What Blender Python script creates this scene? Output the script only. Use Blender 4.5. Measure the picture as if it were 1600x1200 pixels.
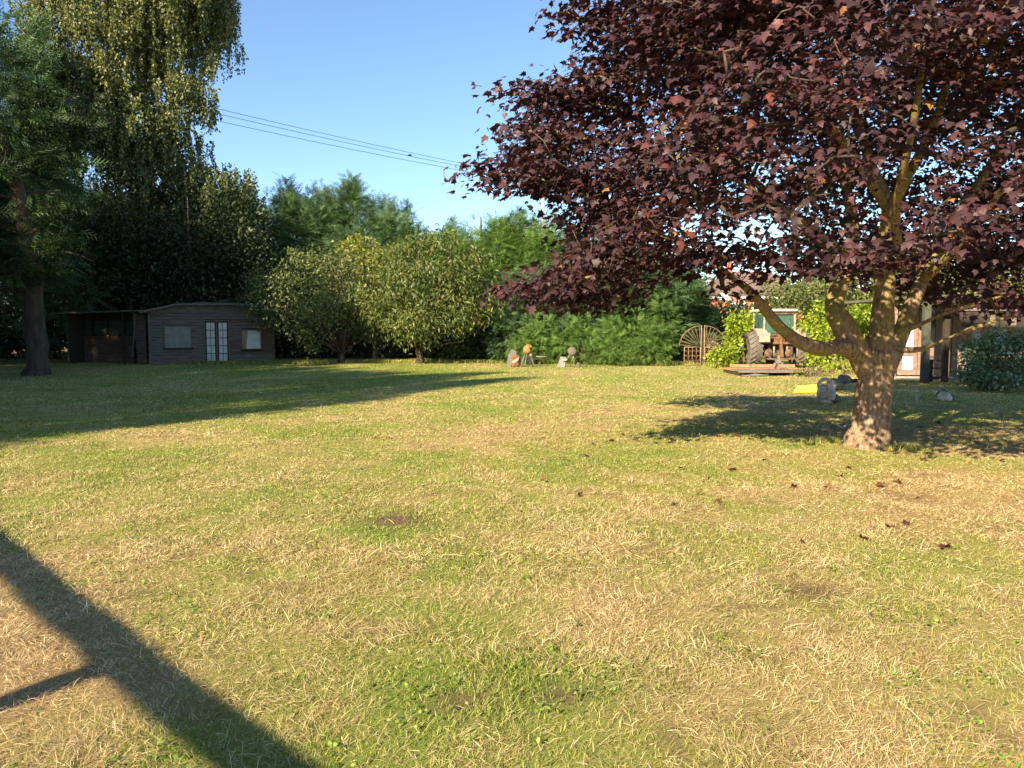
import bpy, math, random
import numpy as np
from mathutils import Vector, Matrix

scene = bpy.context.scene
for o in list(bpy.data.objects):
    bpy.data.objects.remove(o)
col = scene.collection
random.seed(5)
RNG = np.random.default_rng(11)

# ------------------------------------------------------------------ camera
F = 1210.0
EYE = 1.6
TH = math.atan(87 / F)
CT, ST = math.cos(TH), math.sin(TH)
cam_d = bpy.data.cameras.new('camera')
cam_d.sensor_width = 36.0
cam_d.lens = F / 1600 * 36.0
cam_d.clip_start = 0.05
cam_d.clip_end = 3000
cam = bpy.data.objects.new('camera', cam_d)
cam.location = (0, 0, EYE)
cam.rotation_euler = (math.pi / 2 - TH, 0, 0)
col.objects.link(cam)
scene.camera = cam

# ------------------------------------------------------------------ light
SUN_EL = math.radians(28)
SH = (0.6, 0.8)                       # ground direction in which shadows fall
TANI = 1 / math.tan(SUN_EL)
world = bpy.data.worlds.new('World')
scene.world = world
world.use_nodes = True
wn = world.node_tree
wn.nodes.clear()
sky = wn.nodes.new('ShaderNodeTexSky')
sky.sky_type = 'NISHITA'
sky.sun_disc = False
sky.sun_elevation = SUN_EL
sky.sun_rotation = math.radians(216.87)
sky.air_density = 1.0
sky.dust_density = 0.15
sky.ozone_density = 4.0
bg = wn.nodes.new('ShaderNodeBackground')
bg.inputs['Strength'].default_value = 0.083
wo = wn.nodes.new('ShaderNodeOutputWorld')
wn.links.new(sky.outputs[0], bg.inputs['Color'])
wn.links.new(bg.outputs[0], wo.inputs['Surface'])

sun_d = bpy.data.lights.new('sun', 'SUN')
sun_d.energy = 5.0
sun_d.angle = math.radians(0.5)
sun_d.color = (1.0, 0.84, 0.58)
sun = bpy.data.objects.new('sun', sun_d)
dvec = Vector((SH[0] * math.cos(SUN_EL), SH[1] * math.cos(SUN_EL), -math.sin(SUN_EL)))
sun.rotation_euler = dvec.to_track_quat('-Z', 'Y').to_euler()
sun.location = (-20, -25, 30)
col.objects.link(sun)

scene.view_settings.view_transform = 'Standard'
scene.view_settings.look = 'None'
scene.view_settings.exposure = 1.55
scene.view_settings.gamma = 1
scene.view_settings.use_curve_mapping = False
scene.cycles.max_bounces = 6
scene.cycles.diffuse_bounces = 3
scene.cycles.transparent_max_bounces = 8
scene.cycles.use_denoising = True

# ------------------------------------------------------------------ helpers
def P(px, py, Y):
    """world point at depth Y on the line of sight through photo pixel px,py"""
    a, b = px - 800.0, 600.0 - py
    dy = F * CT + b * ST
    k = Y / dy
    return np.array((a * k, Y, EYE + (-F * ST + b * CT) * k))

def PX(pts):
    """photo pixel of world points (n,3)"""
    pts = np.asarray(pts, float)
    x, y, z = pts[:, 0], pts[:, 1], pts[:, 2] - EYE
    f = y * CT - z * ST
    u = y * ST + z * CT
    return 800 + F * x / f, 600 - F * u / f

def tag(o, label=None, cat=None, group=None, kind=None):
    if label: o['label'] = label
    if cat: o['category'] = cat
    if group: o['group'] = group
    if kind: o['kind'] = kind
    return o

def empty(name, loc, label, cat, group=None, rz=0.0):
    o = bpy.data.objects.new(name, None)
    o.empty_display_size = 0.3
    o.location = tuple(float(v) for v in loc)
    o.rotation_euler = (0, 0, rz)
    col.objects.link(o)
    tag(o, label, cat, group)
    return o

def link(name, me, parent=None, m=None):
    o = bpy.data.objects.new(name, me)
    col.objects.link(o)
    if m is not None and not me.materials:
        me.materials.append(m)
    if parent is not None:
        o.parent = parent
    return o

def raw_mesh(name, verts, loops, sizes, attrs=None, smooth=False):
    me = bpy.data.meshes.new(name)
    verts = np.asarray(verts, np.float32)
    loops = np.asarray(loops, np.int32).ravel()
    sizes = np.asarray(sizes, np.int32)
    me.vertices.add(len(verts))
    me.vertices.foreach_set('co', verts.ravel())
    me.loops.add(len(loops))
    me.loops.foreach_set('vertex_index', loops)
    me.polygons.add(len(sizes))
    starts = np.concatenate(([0], np.cumsum(sizes)[:-1])).astype(np.int32)
    me.polygons.foreach_set('loop_start', starts)
    if smooth:
        me.polygons.foreach_set('use_smooth', np.ones(len(sizes), bool))
    me.update(calc_edges=True)
    for k, v in (attrs or {}).items():
        at = me.attributes.new(k, 'FLOAT', 'POINT')
        at.data.foreach_set('value', np.asarray(v, np.float32).ravel())
    return me

class MB:
    """collects simple solids into one mesh"""
    def __init__(s):
        s.v = []; s.f = []
    def add(s, vs, fs):
        b = len(s.v)
        s.v += [tuple(float(c) for c in v) for v in vs]
        s.f += [tuple(b + i for i in f) for f in fs]
        return s
    def box(s, x0, x1, y0, y1, z0, z1):
        return s.add([(x0,y0,z0),(x1,y0,z0),(x1,y1,z0),(x0,y1,z0),(x0,y0,z1),(x1,y0,z1),(x1,y1,z1),(x0,y1,z1)],
                     [(0,3,2,1),(4,5,6,7),(0,1,5,4),(1,2,6,5),(2,3,7,6),(3,0,4,7)])
    def bar(s, a, b, w, h=None, up=(0, 0, 1)):
        h = h or w
        a, b = Vector([float(c) for c in a]), Vector([float(c) for c in b])
        d = (b - a).normalized()
        u = Vector(up)
        if abs(d.dot(u)) > .97: u = Vector((0, 1, 0))
        x = d.cross(u).normalized(); u = x.cross(d).normalized()
        vs = []
        for p in (a, b):
            for i, j in ((-1,-1),(1,-1),(1,1),(-1,1)):
                vs.append(p + x * (i * w / 2) + u * (j * h / 2))
        return s.add(vs, [(0,1,2,3),(7,6,5,4),(0,4,5,1),(1,5,6,2),(2,6,7,3),(3,7,4,0)])
    def tube(s, pts, rad, seg=8):
        pts = [np.array(p, float) for p in pts]
        n = len(pts)
        if not hasattr(rad, '__len__'): rad = [rad] * n
        rings = []
        ref = None
        for i in range(n):
            t = pts[min(i + 1, n - 1)] - pts[max(i - 1, 0)]
            t = t / (np.linalg.norm(t) + 1e-9)
            if ref is None:
                ref = np.array((0, 0, 1.)) if abs(t[2]) < .9 else np.array((0, 1., 0))
            x = np.cross(t, ref); x /= np.linalg.norm(x) + 1e-9
            ref = np.cross(x, t)
            rings.append([pts[i] + rad[i] * (x * math.cos(a) + ref * math.sin(a)) for a in [2 * math.pi * k / seg for k in range(seg)]])
        vs = [v for r in rings for v in r]
        fs = []
        for i in range(n - 1):
            for k in range(seg):
                a, b = i * seg + k, i * seg + (k + 1) % seg
                fs.append((a, b, b + seg, a + seg))
        fs.append(tuple(range(seg))[::-1]); fs.append(tuple((n - 1) * seg + k for k in range(seg)))
        return s.add(vs, fs)
    def lathe(s, prof, seg=20, axis='z', c=(0, 0, 0)):
        vs, fs = [], []
        for r, h in prof:
            for k in range(seg):
                a = 2 * math.pi * k / seg
                if axis == 'z': p = (r * math.cos(a), r * math.sin(a), h)
                elif axis == 'x': p = (h, r * math.cos(a), r * math.sin(a))
                else: p = (r * math.cos(a), h, r * math.sin(a))
                vs.append((p[0] + c[0], p[1] + c[1], p[2] + c[2]))
        n = len(prof)
        for i in range(n - 1):
            for k in range(seg):
                a, b = i * seg + k, i * seg + (k + 1) % seg
                fs.append((a, b, b + seg, a + seg))
        fs.append(tuple(range(seg))[::-1]); fs.append(tuple((n - 1) * seg + k for k in range(seg)))
        return s.add(vs, fs)
    def build(s, name, m, parent=None, smooth=False, bevel=0):
        me = bpy.data.meshes.new(name)
        me.from_pydata(s.v, [], s.f)
        me.validate()
        if smooth:
            for p in me.polygons: p.use_smooth = True
        me.update()
        o = link(name, me, parent, m)
        if bevel:
            b = o.modifiers.new('bevel', 'BEVEL'); b.width = bevel; b.segments = 2; b.limit_method = 'ANGLE'
        return o

# value noise in numpy
def vnoise(x, y, scale, seed):
    r = np.random.default_rng(seed)
    T = r.random((256, 256)).astype(np.float32)
    u, v = np.asarray(x) / scale + 100.3, np.asarray(y) / scale + 57.7
    i, j = np.floor(u).astype(int), np.floor(v).astype(int)
    f, g = u - i, v - j
    f = f * f * (3 - 2 * f); g = g * g * (3 - 2 * g)
    i0, j0, i1, j1 = i % 256, j % 256, (i + 1) % 256, (j + 1) % 256
    return (T[i0, j0] * (1 - f) + T[i1, j0] * f) * (1 - g) + (T[i0, j1] * (1 - f) + T[i1, j1] * f) * g

def sm(x, a, b):
    t = np.clip((np.asarray(x, float) - a) / (b - a), 0, 1)
    return t * t * (3 - 2 * t)

# ------------------------------------------------------------------ materials
def newmat(name):
    m = bpy.data.materials.new(name)
    m.use_nodes = True
    nt = m.node_tree
    nt.nodes.clear()
    out = nt.nodes.new('ShaderNodeOutputMaterial')
    return m, nt, out

def ramp(nt, fac, stops):
    r = nt.nodes.new('ShaderNodeValToRGB')
    e = r.color_ramp.elements
    while len(e) < len(stops): e.new(0.5)
    for k, (p, c) in enumerate(stops):
        e[k].position = p; e[k].color = (*c, 1)
    nt.links.new(fac, r.inputs[0])
    return r.outputs[0]

def noise(nt, scale, detail=4, vec=None, rough=.6, stretch=None):
    n = nt.nodes.new('ShaderNodeTexNoise')
    n.inputs['Scale'].default_value = scale
    n.inputs['Detail'].default_value = detail
    n.inputs['Roughness'].default_value = rough
    tc = nt.nodes.new('ShaderNodeTexCoord')
    src = tc.outputs['Object'] if vec is None else vec
    if stretch:
        mp = nt.nodes.new('ShaderNodeMapping'); mp.inputs['Scale'].default_value = stretch
        nt.links.new(src, mp.inputs['Vector']); src = mp.outputs[0]
    nt.links.new(src, n.inputs['Vector'])
    return n.outputs['Fac']

def mat(name, stops, scale=6, rough=.8, bump=.3, bscale=30, stretch=None, metal=0, dist=.01, spec=.3):
    """opaque surface: noise between colours, plus fine relief"""
    m, nt, out = newmat(name)
    b = nt.nodes.new('ShaderNodeBsdfPrincipled')
    f = noise(nt, scale, 6, stretch=stretch)
    if len(stops) == 1: stops = [tuple(c * .85 for c in stops[0]), tuple(min(1, c * 1.12) for c in stops[0])]
    n = len(stops)
    c = ramp(nt, f, [(.3 + .4 * k / (n - 1), stops[k]) for k in range(n)])
    nt.links.new(c, b.inputs['Base Color'])
    b.inputs['Roughness'].default_value = rough
    b.inputs['Metallic'].default_value = metal
    b.inputs['Specular IOR Level'].default_value = spec
    if bump:
        bp = nt.nodes.new('ShaderNodeBump'); bp.inputs['Strength'].default_value = bump; bp.inputs['Distance'].default_value = dist
        nt.links.new(noise(nt, bscale, 5, stretch=stretch), bp.inputs['Height'])
        nt.links.new(bp.outputs[0], b.inputs['Normal'])
    nt.links.new(b.outputs[0], out.inputs['Surface'])
    return m

def leafmat(name, stops, trans=.3, tcol=None, rough=.5, patch=.35, pscale=.6, spec=.35, tmul=1.6):
    """leaf: colour per leaf from attribute rnd, patches of variation in world space, some light through"""
    m, nt, out = newmat(name)
    at = nt.nodes.new('ShaderNodeAttribute'); at.attribute_name = 'rnd'
    geo = nt.nodes.new('ShaderNodeNewGeometry')
    pn = noise(nt, pscale, 3, vec=geo.outputs['Position'])
    ad = nt.nodes.new('ShaderNodeMath'); ad.operation = 'MULTIPLY_ADD'
    nt.links.new(pn, ad.inputs[0]); ad.inputs[1].default_value = patch * 2; ad.inputs[2].default_value = -patch
    ad2 = nt.nodes.new('ShaderNodeMath'); ad2.operation = 'ADD'; ad2.use_clamp = True
    nt.links.new(at.outputs['Fac'], ad2.inputs[0]); nt.links.new(ad.outputs[0], ad2.inputs[1])
    c = ramp(nt, ad2.outputs[0], stops)
    b = nt.nodes.new('ShaderNodeBsdfPrincipled')
    nt.links.new(c, b.inputs['Base Color'])
    b.inputs['Roughness'].default_value = rough
    b.inputs['Specular IOR Level'].default_value = spec
    t = nt.nodes.new('ShaderNodeBsdfTranslucent')
    mx = nt.nodes.new('ShaderNodeMix'); mx.data_type = 'RGBA'; mx.blend_type = 'MULTIPLY'; mx.inputs[0].default_value = 1
    nt.links.new(c, mx.inputs[6]); mx.inputs[7].default_value = (*(tcol or (tmul, tmul * 1.05, tmul * .5)), 1)
    nt.links.new(mx.outputs[2], t.inputs['Color'])
    ms = nt.nodes.new('ShaderNodeMixShader'); ms.inputs[0].default_value = trans
    nt.links.new(b.outputs[0], ms.inputs[1]); nt.links.new(t.outputs[0], ms.inputs[2])
    nt.links.new(ms.outputs[0], out.inputs['Surface'])
    return m

M = {}
M['maple'] = leafmat('maple_leaf', [(0, (.046, .036, .017)), (.2, (.030, .016, .017)), (.55, (.045, .021, .026)), (.85, (.075, .029, .034)), (.96, (.13, .038, .028)), (1, (.26, .14, .04))], .14, (1.9, .8, .6), .52, .25, .9, .3)
M['birch'] = leafmat('birch_leaf', [(0, (.045, .065, .024)), (.5, (.10, .125, .042)), (.8, (.19, .20, .07)), (1, (.31, .29, .12))], .26, rough=.45, patch=.3, pscale=.5)
M['cypress_shaded'] = leafmat('cypress_shaded', [(0, (.006, .015, .006)), (.55, (.012, .032, .008)), (.85, (.03, .07, .012)), (1, (.08, .15, .02))], .10, rough=.6)  # leaf colour darkened to stand for the shade on the left cypress
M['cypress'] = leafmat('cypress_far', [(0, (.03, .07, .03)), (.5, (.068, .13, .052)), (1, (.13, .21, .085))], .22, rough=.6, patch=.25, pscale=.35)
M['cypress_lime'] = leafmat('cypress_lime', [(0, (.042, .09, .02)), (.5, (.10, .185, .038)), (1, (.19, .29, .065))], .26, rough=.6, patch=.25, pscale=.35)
M['apple'] = leafmat('apple_leaf', [(0, (.05, .07, .024)), (.5, (.11, .135, .046)), (1, (.23, .26, .095))], .28, patch=.25)
M['cherry'] = leafmat('cherry_leaf', [(0, (.045, .075, .02)), (.5, (.10, .14, .036)), (.85, (.18, .20, .055)), (1, (.28, .22, .06))], .3, patch=.25)
M['elder'] = leafmat('elder_leaf', [(0, (.08, .10, .018)), (.5, (.18, .20, .03)), (1, (.30, .29, .05))], .3)
M['lime_shrub'] = leafmat('lime_shrub', [(0, (.10, .15, .012)), (.5, (.22, .29, .022)), (1, (.36, .42, .05))], .35, patch=.3, pscale=1.2)
M['dark_bush'] = leafmat('dark_bush', [(0, (.04, .08, .03)), (.5, (.10, .16, .075)), (.85, (.20, .27, .15)), (1, (.42, .46, .34))], .2)
M['backtree'] = leafmat('backtree', [(0, (.05, .07, .02)), (.5, (.11, .135, .04)), (1, (.21, .21, .07))], .28, patch=.3, pscale=.3)
M['shade_foliage'] = leafmat('shade_foliage', [(0, (.014, .022, .009)), (.5, (.028, .042, .015)), (1, (.07, .085, .03))], .12)  # near-black greens put the shade into the leaf colour
M['weed'] = leafmat('weed', [(0, (.12, .13, .03)), (.6, (.24, .24, .06)), (1, (.42, .36, .16))], .3)
M['dead'] = leafmat('dead_leaf', [(0, (.10, .05, .03)), (.6, (.22, .12, .07)), (1, (.38, .24, .14))], .15)
M['fallen'] = leafmat('fallen_leaf', [(0, (.05, .022, .018)), (.6, (.10, .035, .022)), (1, (.2, .08, .04))], .1)
M['bark'] = mat('bark_brown', [(.07, .05, .035), (.16, .12, .08), (.26, .20, .13)], 7, .95, .9, 26, (1, 1, .35), dist=.03)
M['bark_dark'] = mat('bark_dark', [(.03, .022, .016), (.07, .05, .035), (.11, .08, .055)], 5, .95, .9, 20, (1, 1, .3), dist=.04)
M['old_wood'] = mat('weathered_board', [(.085, .068, .055), (.155, .125, .10), (.24, .195, .155)], 4, .9, .4, 25, (.5, 1, 9))
M['old_wood_red'] = mat('weathered_board_red', [(.075, .045, .035), (.13, .085, .065), (.19, .13, .10)], 4, .9, .4, 25, (.5, 1, 9))
M['dark_wood'] = mat('dark_wood', [(.03, .022, .016), (.06, .045, .032)], 5, .9, .4, 25, (1, 1, 4))
M['brown_wood'] = mat('brown_wood', [(.17, .11, .085), (.26, .175, .135), (.34, .24, .19)], 5, .75, .3, 30, (1, 1, 3))
M['green_post'] = mat('green_grey_post', [(.05, .055, .04), (.09, .09, .065)], 6, .85, .3)
M['felt'] = mat('roof_felt', [(.06, .06, .05), (.11, .11, .09), (.17, .16, .12)], 2.5, .95, .6, 14)
M['pane'] = mat('pale_pane', [(.40, .44, .39), (.60, .63, .56)], 3, .25, .05, spec=.5)  # one opaque pale grey green tone
M['shade'] = mat('pale_blind', [(.17, .18, .14), (.30, .31, .25)], 5, .6, .2)
M['dimpane'] = mat('dim_pane', [(.04, .05, .05), (.08, .095, .09)], 3, .15, .03, spec=.6)
M['white'] = mat('plain_white', [(.86, .87, .88), (.92, .92, .92)], 2, .4, .05)
M['rust'] = mat('rusty_steel', [(.09, .045, .025), (.19, .095, .05), (.30, .17, .09)], 9, .85, .5, 40, metal=.2)
M['rust_dark'] = mat('dark_rusty_steel', [(.06, .04, .03), (.15, .09, .06), (.25, .16, .10)], 9, .8, .5, 40, metal=.3)
M['grey_steel'] = mat('grey_steel', [(.16, .15, .13), (.30, .28, .25)], 8, .6, .3, 40, metal=.4)
M['pinkpaint'] = mat('faded_red_paint', [(.26, .16, .12), (.42, .29, .23), (.5, .38, .31)], 5, .6, .2)
M['tyre'] = mat('dusty_tyre', [(.10, .085, .07), (.17, .145, .12)], 8, .9, .3)
M['glass_green'] = mat('green_cab_glass', [(.035, .09, .07), (.08, .15, .12)], 2, .12, .02, spec=.7)
M['cream'] = mat('cream_paint', [(.55, .46, .34), (.75, .66, .52)], 5, .5, .1)
M['yellow'] = mat('yellow_plastic', [(.78, .56, .03), (.92, .72, .06)], 3, .4, .05)
M['orange'] = mat('orange_board', [(.26, .12, .06), (.44, .20, .10), (.56, .30, .16)], 6, .8, .2)
M['rust_orange'] = mat('orange_rust', [(.10, .055, .03), (.30, .17, .06), (.42, .26, .09)], 9, .9, .4)
M['grey_plank'] = mat('grey_plank', [(.11, .085, .07), (.22, .18, .15)], 5, .9, .4, 30, (.6, 3, 3))
M['stone'] = mat('weathered_stone', [(.26, .22, .17), (.50, .44, .36), (.72, .66, .58)], 7, .95, .8, 22, dist=.02)
M['stone_dark'] = mat('dark_stone', [(.05, .055, .045), (.12, .12, .10), (.2, .2, .17)], 9, .95, .8, 22, dist=.02)
M['iron'] = mat('rusty_iron', [(.12, .07, .04), (.30, .19, .11), (.42, .30, .19)], 12, .7, .2, metal=.2)
M['brick'] = mat('red_brick', [(.42, .13, .07), (.56, .19, .10)], 9, .9, .2, 8, (1, 1, 3))
M['tile'] = mat('brown_roof_tile', [(.11, .075, .065), (.20, .13, .11)], 8, .9, .3, 6)
M['tile_red'] = mat('red_roof_tile', [(.32, .13, .09), (.46, .2, .14)], 8, .9, .3, 6)
M['bluegrey'] = mat('blue_grey_paint', [(.20, .25, .30), (.30, .35, .40)], 4, .6, .1)
M['black'] = mat('black_shape', [(.02, .02, .02), (.04, .04, .04)], 4, .7, .1)
M['wire'] = mat('dark_cable', [(.10, .11, .13), (.14, .15, .17)], 4, .6, 0)
M['pole'] = mat('pale_pole_wood', [(.34, .27, .22), (.5, .42, .35)], 4, .9, .3, 20, (1, 1, .2))
M['timber'] = mat('timber_post', [(.22, .15, .09), (.36, .26, .16)], 4, .8, .3, 20, (1, 1, .3))

# maple bark: brown, with yellow-green lichen in patches
def bark_lichen():
    m, nt, out = newmat('maple_bark')
    b = nt.nodes.new('ShaderNodeBsdfPrincipled'); b.inputs['Roughness'].default_value = .95
    b.inputs['Specular IOR Level'].default_value = .15
    base = ramp(nt, noise(nt, 26, 9, rough=.75, stretch=(1, 1, .35)), [(.36, (.12, .075, .045)), (.5, (.29, .19, .12)), (.62, (.50, .37, .26))])
    lich = ramp(nt, noise(nt, 22, 5), [(.3, (.20, .16, .065)), (.7, (.42, .34, .12))])
    tc = nt.nodes.new('ShaderNodeTexCoord'); sp = nt.nodes.new('ShaderNodeSeparateXYZ'); nt.links.new(tc.outputs['Object'], sp.inputs[0])
    mr = nt.nodes.new('ShaderNodeMapRange'); mr.inputs[1].default_value = .35; mr.inputs[2].default_value = 1.5
    mr.inputs[3].default_value = -.15; mr.inputs[4].default_value = .12
    nt.links.new(sp.outputs[2], mr.inputs[0])
    ad = nt.nodes.new('ShaderNodeMath'); ad.operation = 'ADD'
    nt.links.new(noise(nt, 3.2, 6, rough=.65), ad.inputs[0]); nt.links.new(mr.outputs[0], ad.inputs[1])
    fac = ramp(nt, ad.outputs[0], [(.55, (0, 0, 0)), (.68, (1, 1, 1))])
    mx = nt.nodes.new('ShaderNodeMix'); mx.data_type = 'RGBA'
    nt.links.new(fac, mx.inputs[0]); nt.links.new(base, mx.inputs[6]); nt.links.new(lich, mx.inputs[7])
    nt.links.new(mx.outputs[2], b.inputs['Base Color'])
    bp = nt.nodes.new('ShaderNodeBump'); bp.inputs['Strength'].default_value = 1; bp.inputs['Distance'].default_value = .035
    nt.links.new(noise(nt, 34, 9, rough=.75, stretch=(1, 1, .3)), bp.inputs['Height']); nt.links.new(bp.outputs[0], b.inputs['Normal'])
    nt.links.new(b.outputs[0], out.inputs['Surface'])
    return m
M['lichen'] = bark_lichen()

# ------------------------------------------------------------------ lawn colour fields, shared by the ground and the blades
def field_green(x, y):
    g = .45 * vnoise(x, y, 2.2, 1) + .3 * vnoise(x, y, .8, 2) + .25 * vnoise(x, y, .3, 3)
    g = (g - .5) * 1.5 + .5
    g -= .10 * (1 - sm(y, 3.5, 6))
    g += .13 * sm(y, 6, 14) * sm(-x, -1.5, 3) + .08 * sm(y, 9, 22) - .27 * sm(x, 1.0, 4.5) * (1 - sm(y, 10, 15)) * sm(y, 3, 6) + .10 * sm(-x, .5, 4)
    g += .35 * np.exp(-(((x - 0.0) / .45) ** 2 + ((y - 3.3) / .35) ** 2)) + .3 * np.exp(-(((x + 1.3) / .9) ** 2 + ((y - 6.3) / .6) ** 2))
    return np.clip(g, 0, 1)

def field_soil(x, y):
    s = sm(vnoise(x, y, .4, 7) * .5 + vnoise(x, y, .13, 8) * .5, .72, .86) * .6
    for cx, cy, r in ((-.22, 3.2, .11), (-.95, 6.35, .28), (.22, 3.25, .1), (1.8, 4.6, .2)):
        s = np.maximum(s, np.exp(-(((x - cx) / r) ** 2 + ((y - cy) / (r * .8)) ** 2) * .8))
    s = np.maximum(s, .8 * sm(y, 36.0, 39) * sm(12 - x, 0, 2))
    s = np.maximum(s, .75 * sm(-(x + .2 * y), 8.3, 12.5) * sm(y, 17, 24) * (.5 + .5 * vnoise(x, y, 1.5, 9)))
    s = np.maximum(s, .7 * sm(np.hypot(x - 10, (y - 15) * 1.5), 3.2, 1.2) * vnoise(x, y, .7, 10))
    return np.clip(s, 0, 1)

def height(x, y):
    h = .035 * (vnoise(x, y, 3.1, 21) - .5) + .03 * (vnoise(x, y, .8, 22) - .5) + .012 * (vnoise(x, y, .22, 23) - .5)
    return h * np.exp(-np.maximum(0, np.hypot(x, y) - 40) / 20)

def stretch_axis(lo, hi, step, far, n):
    core = np.arange(lo, hi + step / 2, step)
    e = np.geomspace(step, far, n).cumsum()
    return np.concatenate((lo - e[::-1], core, hi + e))

gx = stretch_axis(-10, 10, .09, 120, 22)
gy = stretch_axis(1, 18, .09, 120, 24)
X, Y = np.meshgrid(gx, gy)
Z = height(X, Y)
nx, ny = len(gx), len(gy)
idx = np.arange(nx * ny).reshape(ny, nx)
quads = np.stack((idx[:-1, :-1], idx[:-1, 1:], idx[1:, 1:], idx[1:, :-1]), -1).reshape(-1, 4)
lawn_me = raw_mesh('lawn', np.stack((X, Y, Z), -1).reshape(-1, 3), quads, np.full(len(quads), 4),
                   dict(green=field_green(X, Y), soil=field_soil(X, Y)), smooth=True)

def lawn_material():
    m, nt, out = newmat('mown_lawn')
    b = nt.nodes.new('ShaderNodeBsdfPrincipled'); b.inputs['Roughness'].default_value = 1; b.inputs['Specular IOR Level'].default_value = .08
    ag = nt.nodes.new('ShaderNodeAttribute'); ag.attribute_name = 'green'
    so = nt.nodes.new('ShaderNodeAttribute'); so.attribute_name = 'soil'
    fine = noise(nt, 60, 9, rough=.85)
    mid = noise(nt, 1.1, 7, rough=.7, stretch=(1, .8, 1))
    a1 = nt.nodes.new('ShaderNodeMath'); a1.operation = 'MULTIPLY_ADD'; nt.links.new(fine, a1.inputs[0]); a1.inputs[1].default_value = 1.7; a1.inputs[2].default_value = -.85
    a2 = nt.nodes.new('ShaderNodeMath'); a2.operation = 'MULTIPLY_ADD'; nt.links.new(mid, a2.inputs[0]); a2.inputs[1].default_value = 1.3; nt.links.new(a1.outputs[0], a2.inputs[2])
    a3 = nt.nodes.new('ShaderNodeMath'); a3.operation = 'ADD'; nt.links.new(a2.outputs[0], a3.inputs[0]); nt.links.new(ag.outputs['Fac'], a3.inputs[1])
    a4 = nt.nodes.new('ShaderNodeMath'); a4.operation = 'ADD'; a4.use_clamp = True; a4.inputs[1].default_value = -.62; nt.links.new(a3.outputs[0], a4.inputs[0])
    c = ramp(nt, a4.outputs[0], [(.0, (.37, .24, .12)), (.3, (.42, .31, .13)), (.55, (.34, .31, .09)), (.8, (.25, .28, .06)), (1, (.17, .23, .04))])
    s = ramp(nt, noise(nt, 11, 6, rough=.7), [(.3, (.10, .06, .04)), (.7, (.23, .14, .09))])
    mx = nt.nodes.new('ShaderNodeMix'); mx.data_type = 'RGBA'
    nt.links.new(so.outputs['Fac'], mx.inputs[0]); nt.links.new(c, mx.inputs[6]); nt.links.new(s, mx.inputs[7])
    nt.links.new(mx.outputs[2], b.inputs['Base Color'])
    bp = nt.nodes.new('ShaderNodeBump'); bp.inputs['Strength'].default_value = .8; bp.inputs['Distance'].default_value = .03
    nt.links.new(noise(nt, 110, 8, rough=.8), bp.inputs['Height']); nt.links.new(bp.outputs[0], b.inputs['Normal'])
    nt.links.new(b.outputs[0], out.inputs['Surface'])
    return m
lawn = link('lawn', lawn_me, None, lawn_material())
tag(lawn, 'patchy mown lawn of dry straw coloured and green grass', 'lawn', kind='structure')

# ------------------------------------------------------------------ oriented leaf cards (real little meshes)
def frames(D, N):
    D = D / (np.linalg.norm(D, axis=1, keepdims=True) + 1e-9)
    X = np.cross(D, N); X /= np.linalg.norm(X, axis=1, keepdims=True) + 1e-9
    Nn = np.cross(X, D)
    return X, D, Nn

def scatter(name, C, D, N, S, tv, tf, rnd=None, extra=None):
    """many copies of a small template (tv verts, tf faces) at C, y axis D, z axis N, size S -> one mesh"""
    tv = np.asarray(tv, np.float32)
    X, Dn, Nn = frames(np.asarray(D, np.float32), np.asarray(N, np.float32))
    S = np.asarray(S, np.float32)
    if S.ndim == 1: S = np.stack((S, S, S), 1)
    V = (C[:, None, :] + tv[None, :, 0:1] * (X * S[:, 0:1])[:, None, :] + tv[None, :, 1:2] * (Dn * S[:, 1:2])[:, None, :]
         + tv[None, :, 2:3] * (Nn * S[:, 2:3])[:, None, :])
    n, k = len(C), len(tv)
    base = (np.arange(n) * k)[:, None]
    loops = np.concatenate([f for f in tf])
    sizes = np.array([len(f) for f in tf])
    L = (base + loops[None, :]).ravel()
    at = dict(rnd=np.repeat(RNG.random(n) if rnd is None else rnd, k))
    if extra:
        for kk, vv in extra.items(): at[kk] = np.repeat(vv, k)
    return raw_mesh(name, V.reshape(-1, 3), L, np.tile(sizes, n), at)

def rdir(n):
    v = RNG.normal(size=(n, 3)); return v / np.linalg.norm(v, axis=1, keepdims=True)

# leaf templates: x across, y along, z out
MAPLE_V = [(0, 0, 0), (.16, .02, .0), (.42, -.02, -.06), (.34, .22, -.02), (.62, .42, -.1), (.3, .48, .0), (.26, .62, 0), (.0, 1.0, -.14),
           (-.26, .62, 0), (-.3, .48, .0), (-.62, .42, -.1), (-.34, .22, -.02), (-.42, -.02, -.06), (-.16, .02, 0), (0, .35, .05)]
MAPLE_F = [(14, 0, 1), (14, 1, 2, 3), (14, 3, 4, 5), (14, 5, 6, 7), (14, 7, 8, 9), (14, 9, 10, 11), (14, 11, 12, 13), (14, 13, 0)]
OVAL_V = [(0, 0, 0), (.32, .4, .06), (0, 1, -.08), (-.32, .4, .06)]
OVAL_F = [(0, 1, 2, 3)]
LONG_V = [(0, 0, 0), (.17, .4, .05), (0, 1, -.2), (-.17, .4, .05)]
def frond_template(n=7):
    v, f = [], []
    def tri(a, b, c):
        k = len(v); v.extend((a, b, c)); f.append((k, k + 1, k + 2))
    tri((-.02, 0, 0), (.02, 0, 0), (0, 1, -.22))
    for k in range(n):
        y = .12 + .72 * k / (n - 1)
        s = 1 if k % 2 else -1
        ln = (.42 * (1 - y) + .14)
        z = -.22 * y * y
        tri((0, y - .05, z), (0, y + .05, z), (s * ln * .75, y + ln * .75, z - .06 + .03 * s))
    return v, f
FR_V, FR_F = frond_template()

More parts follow.
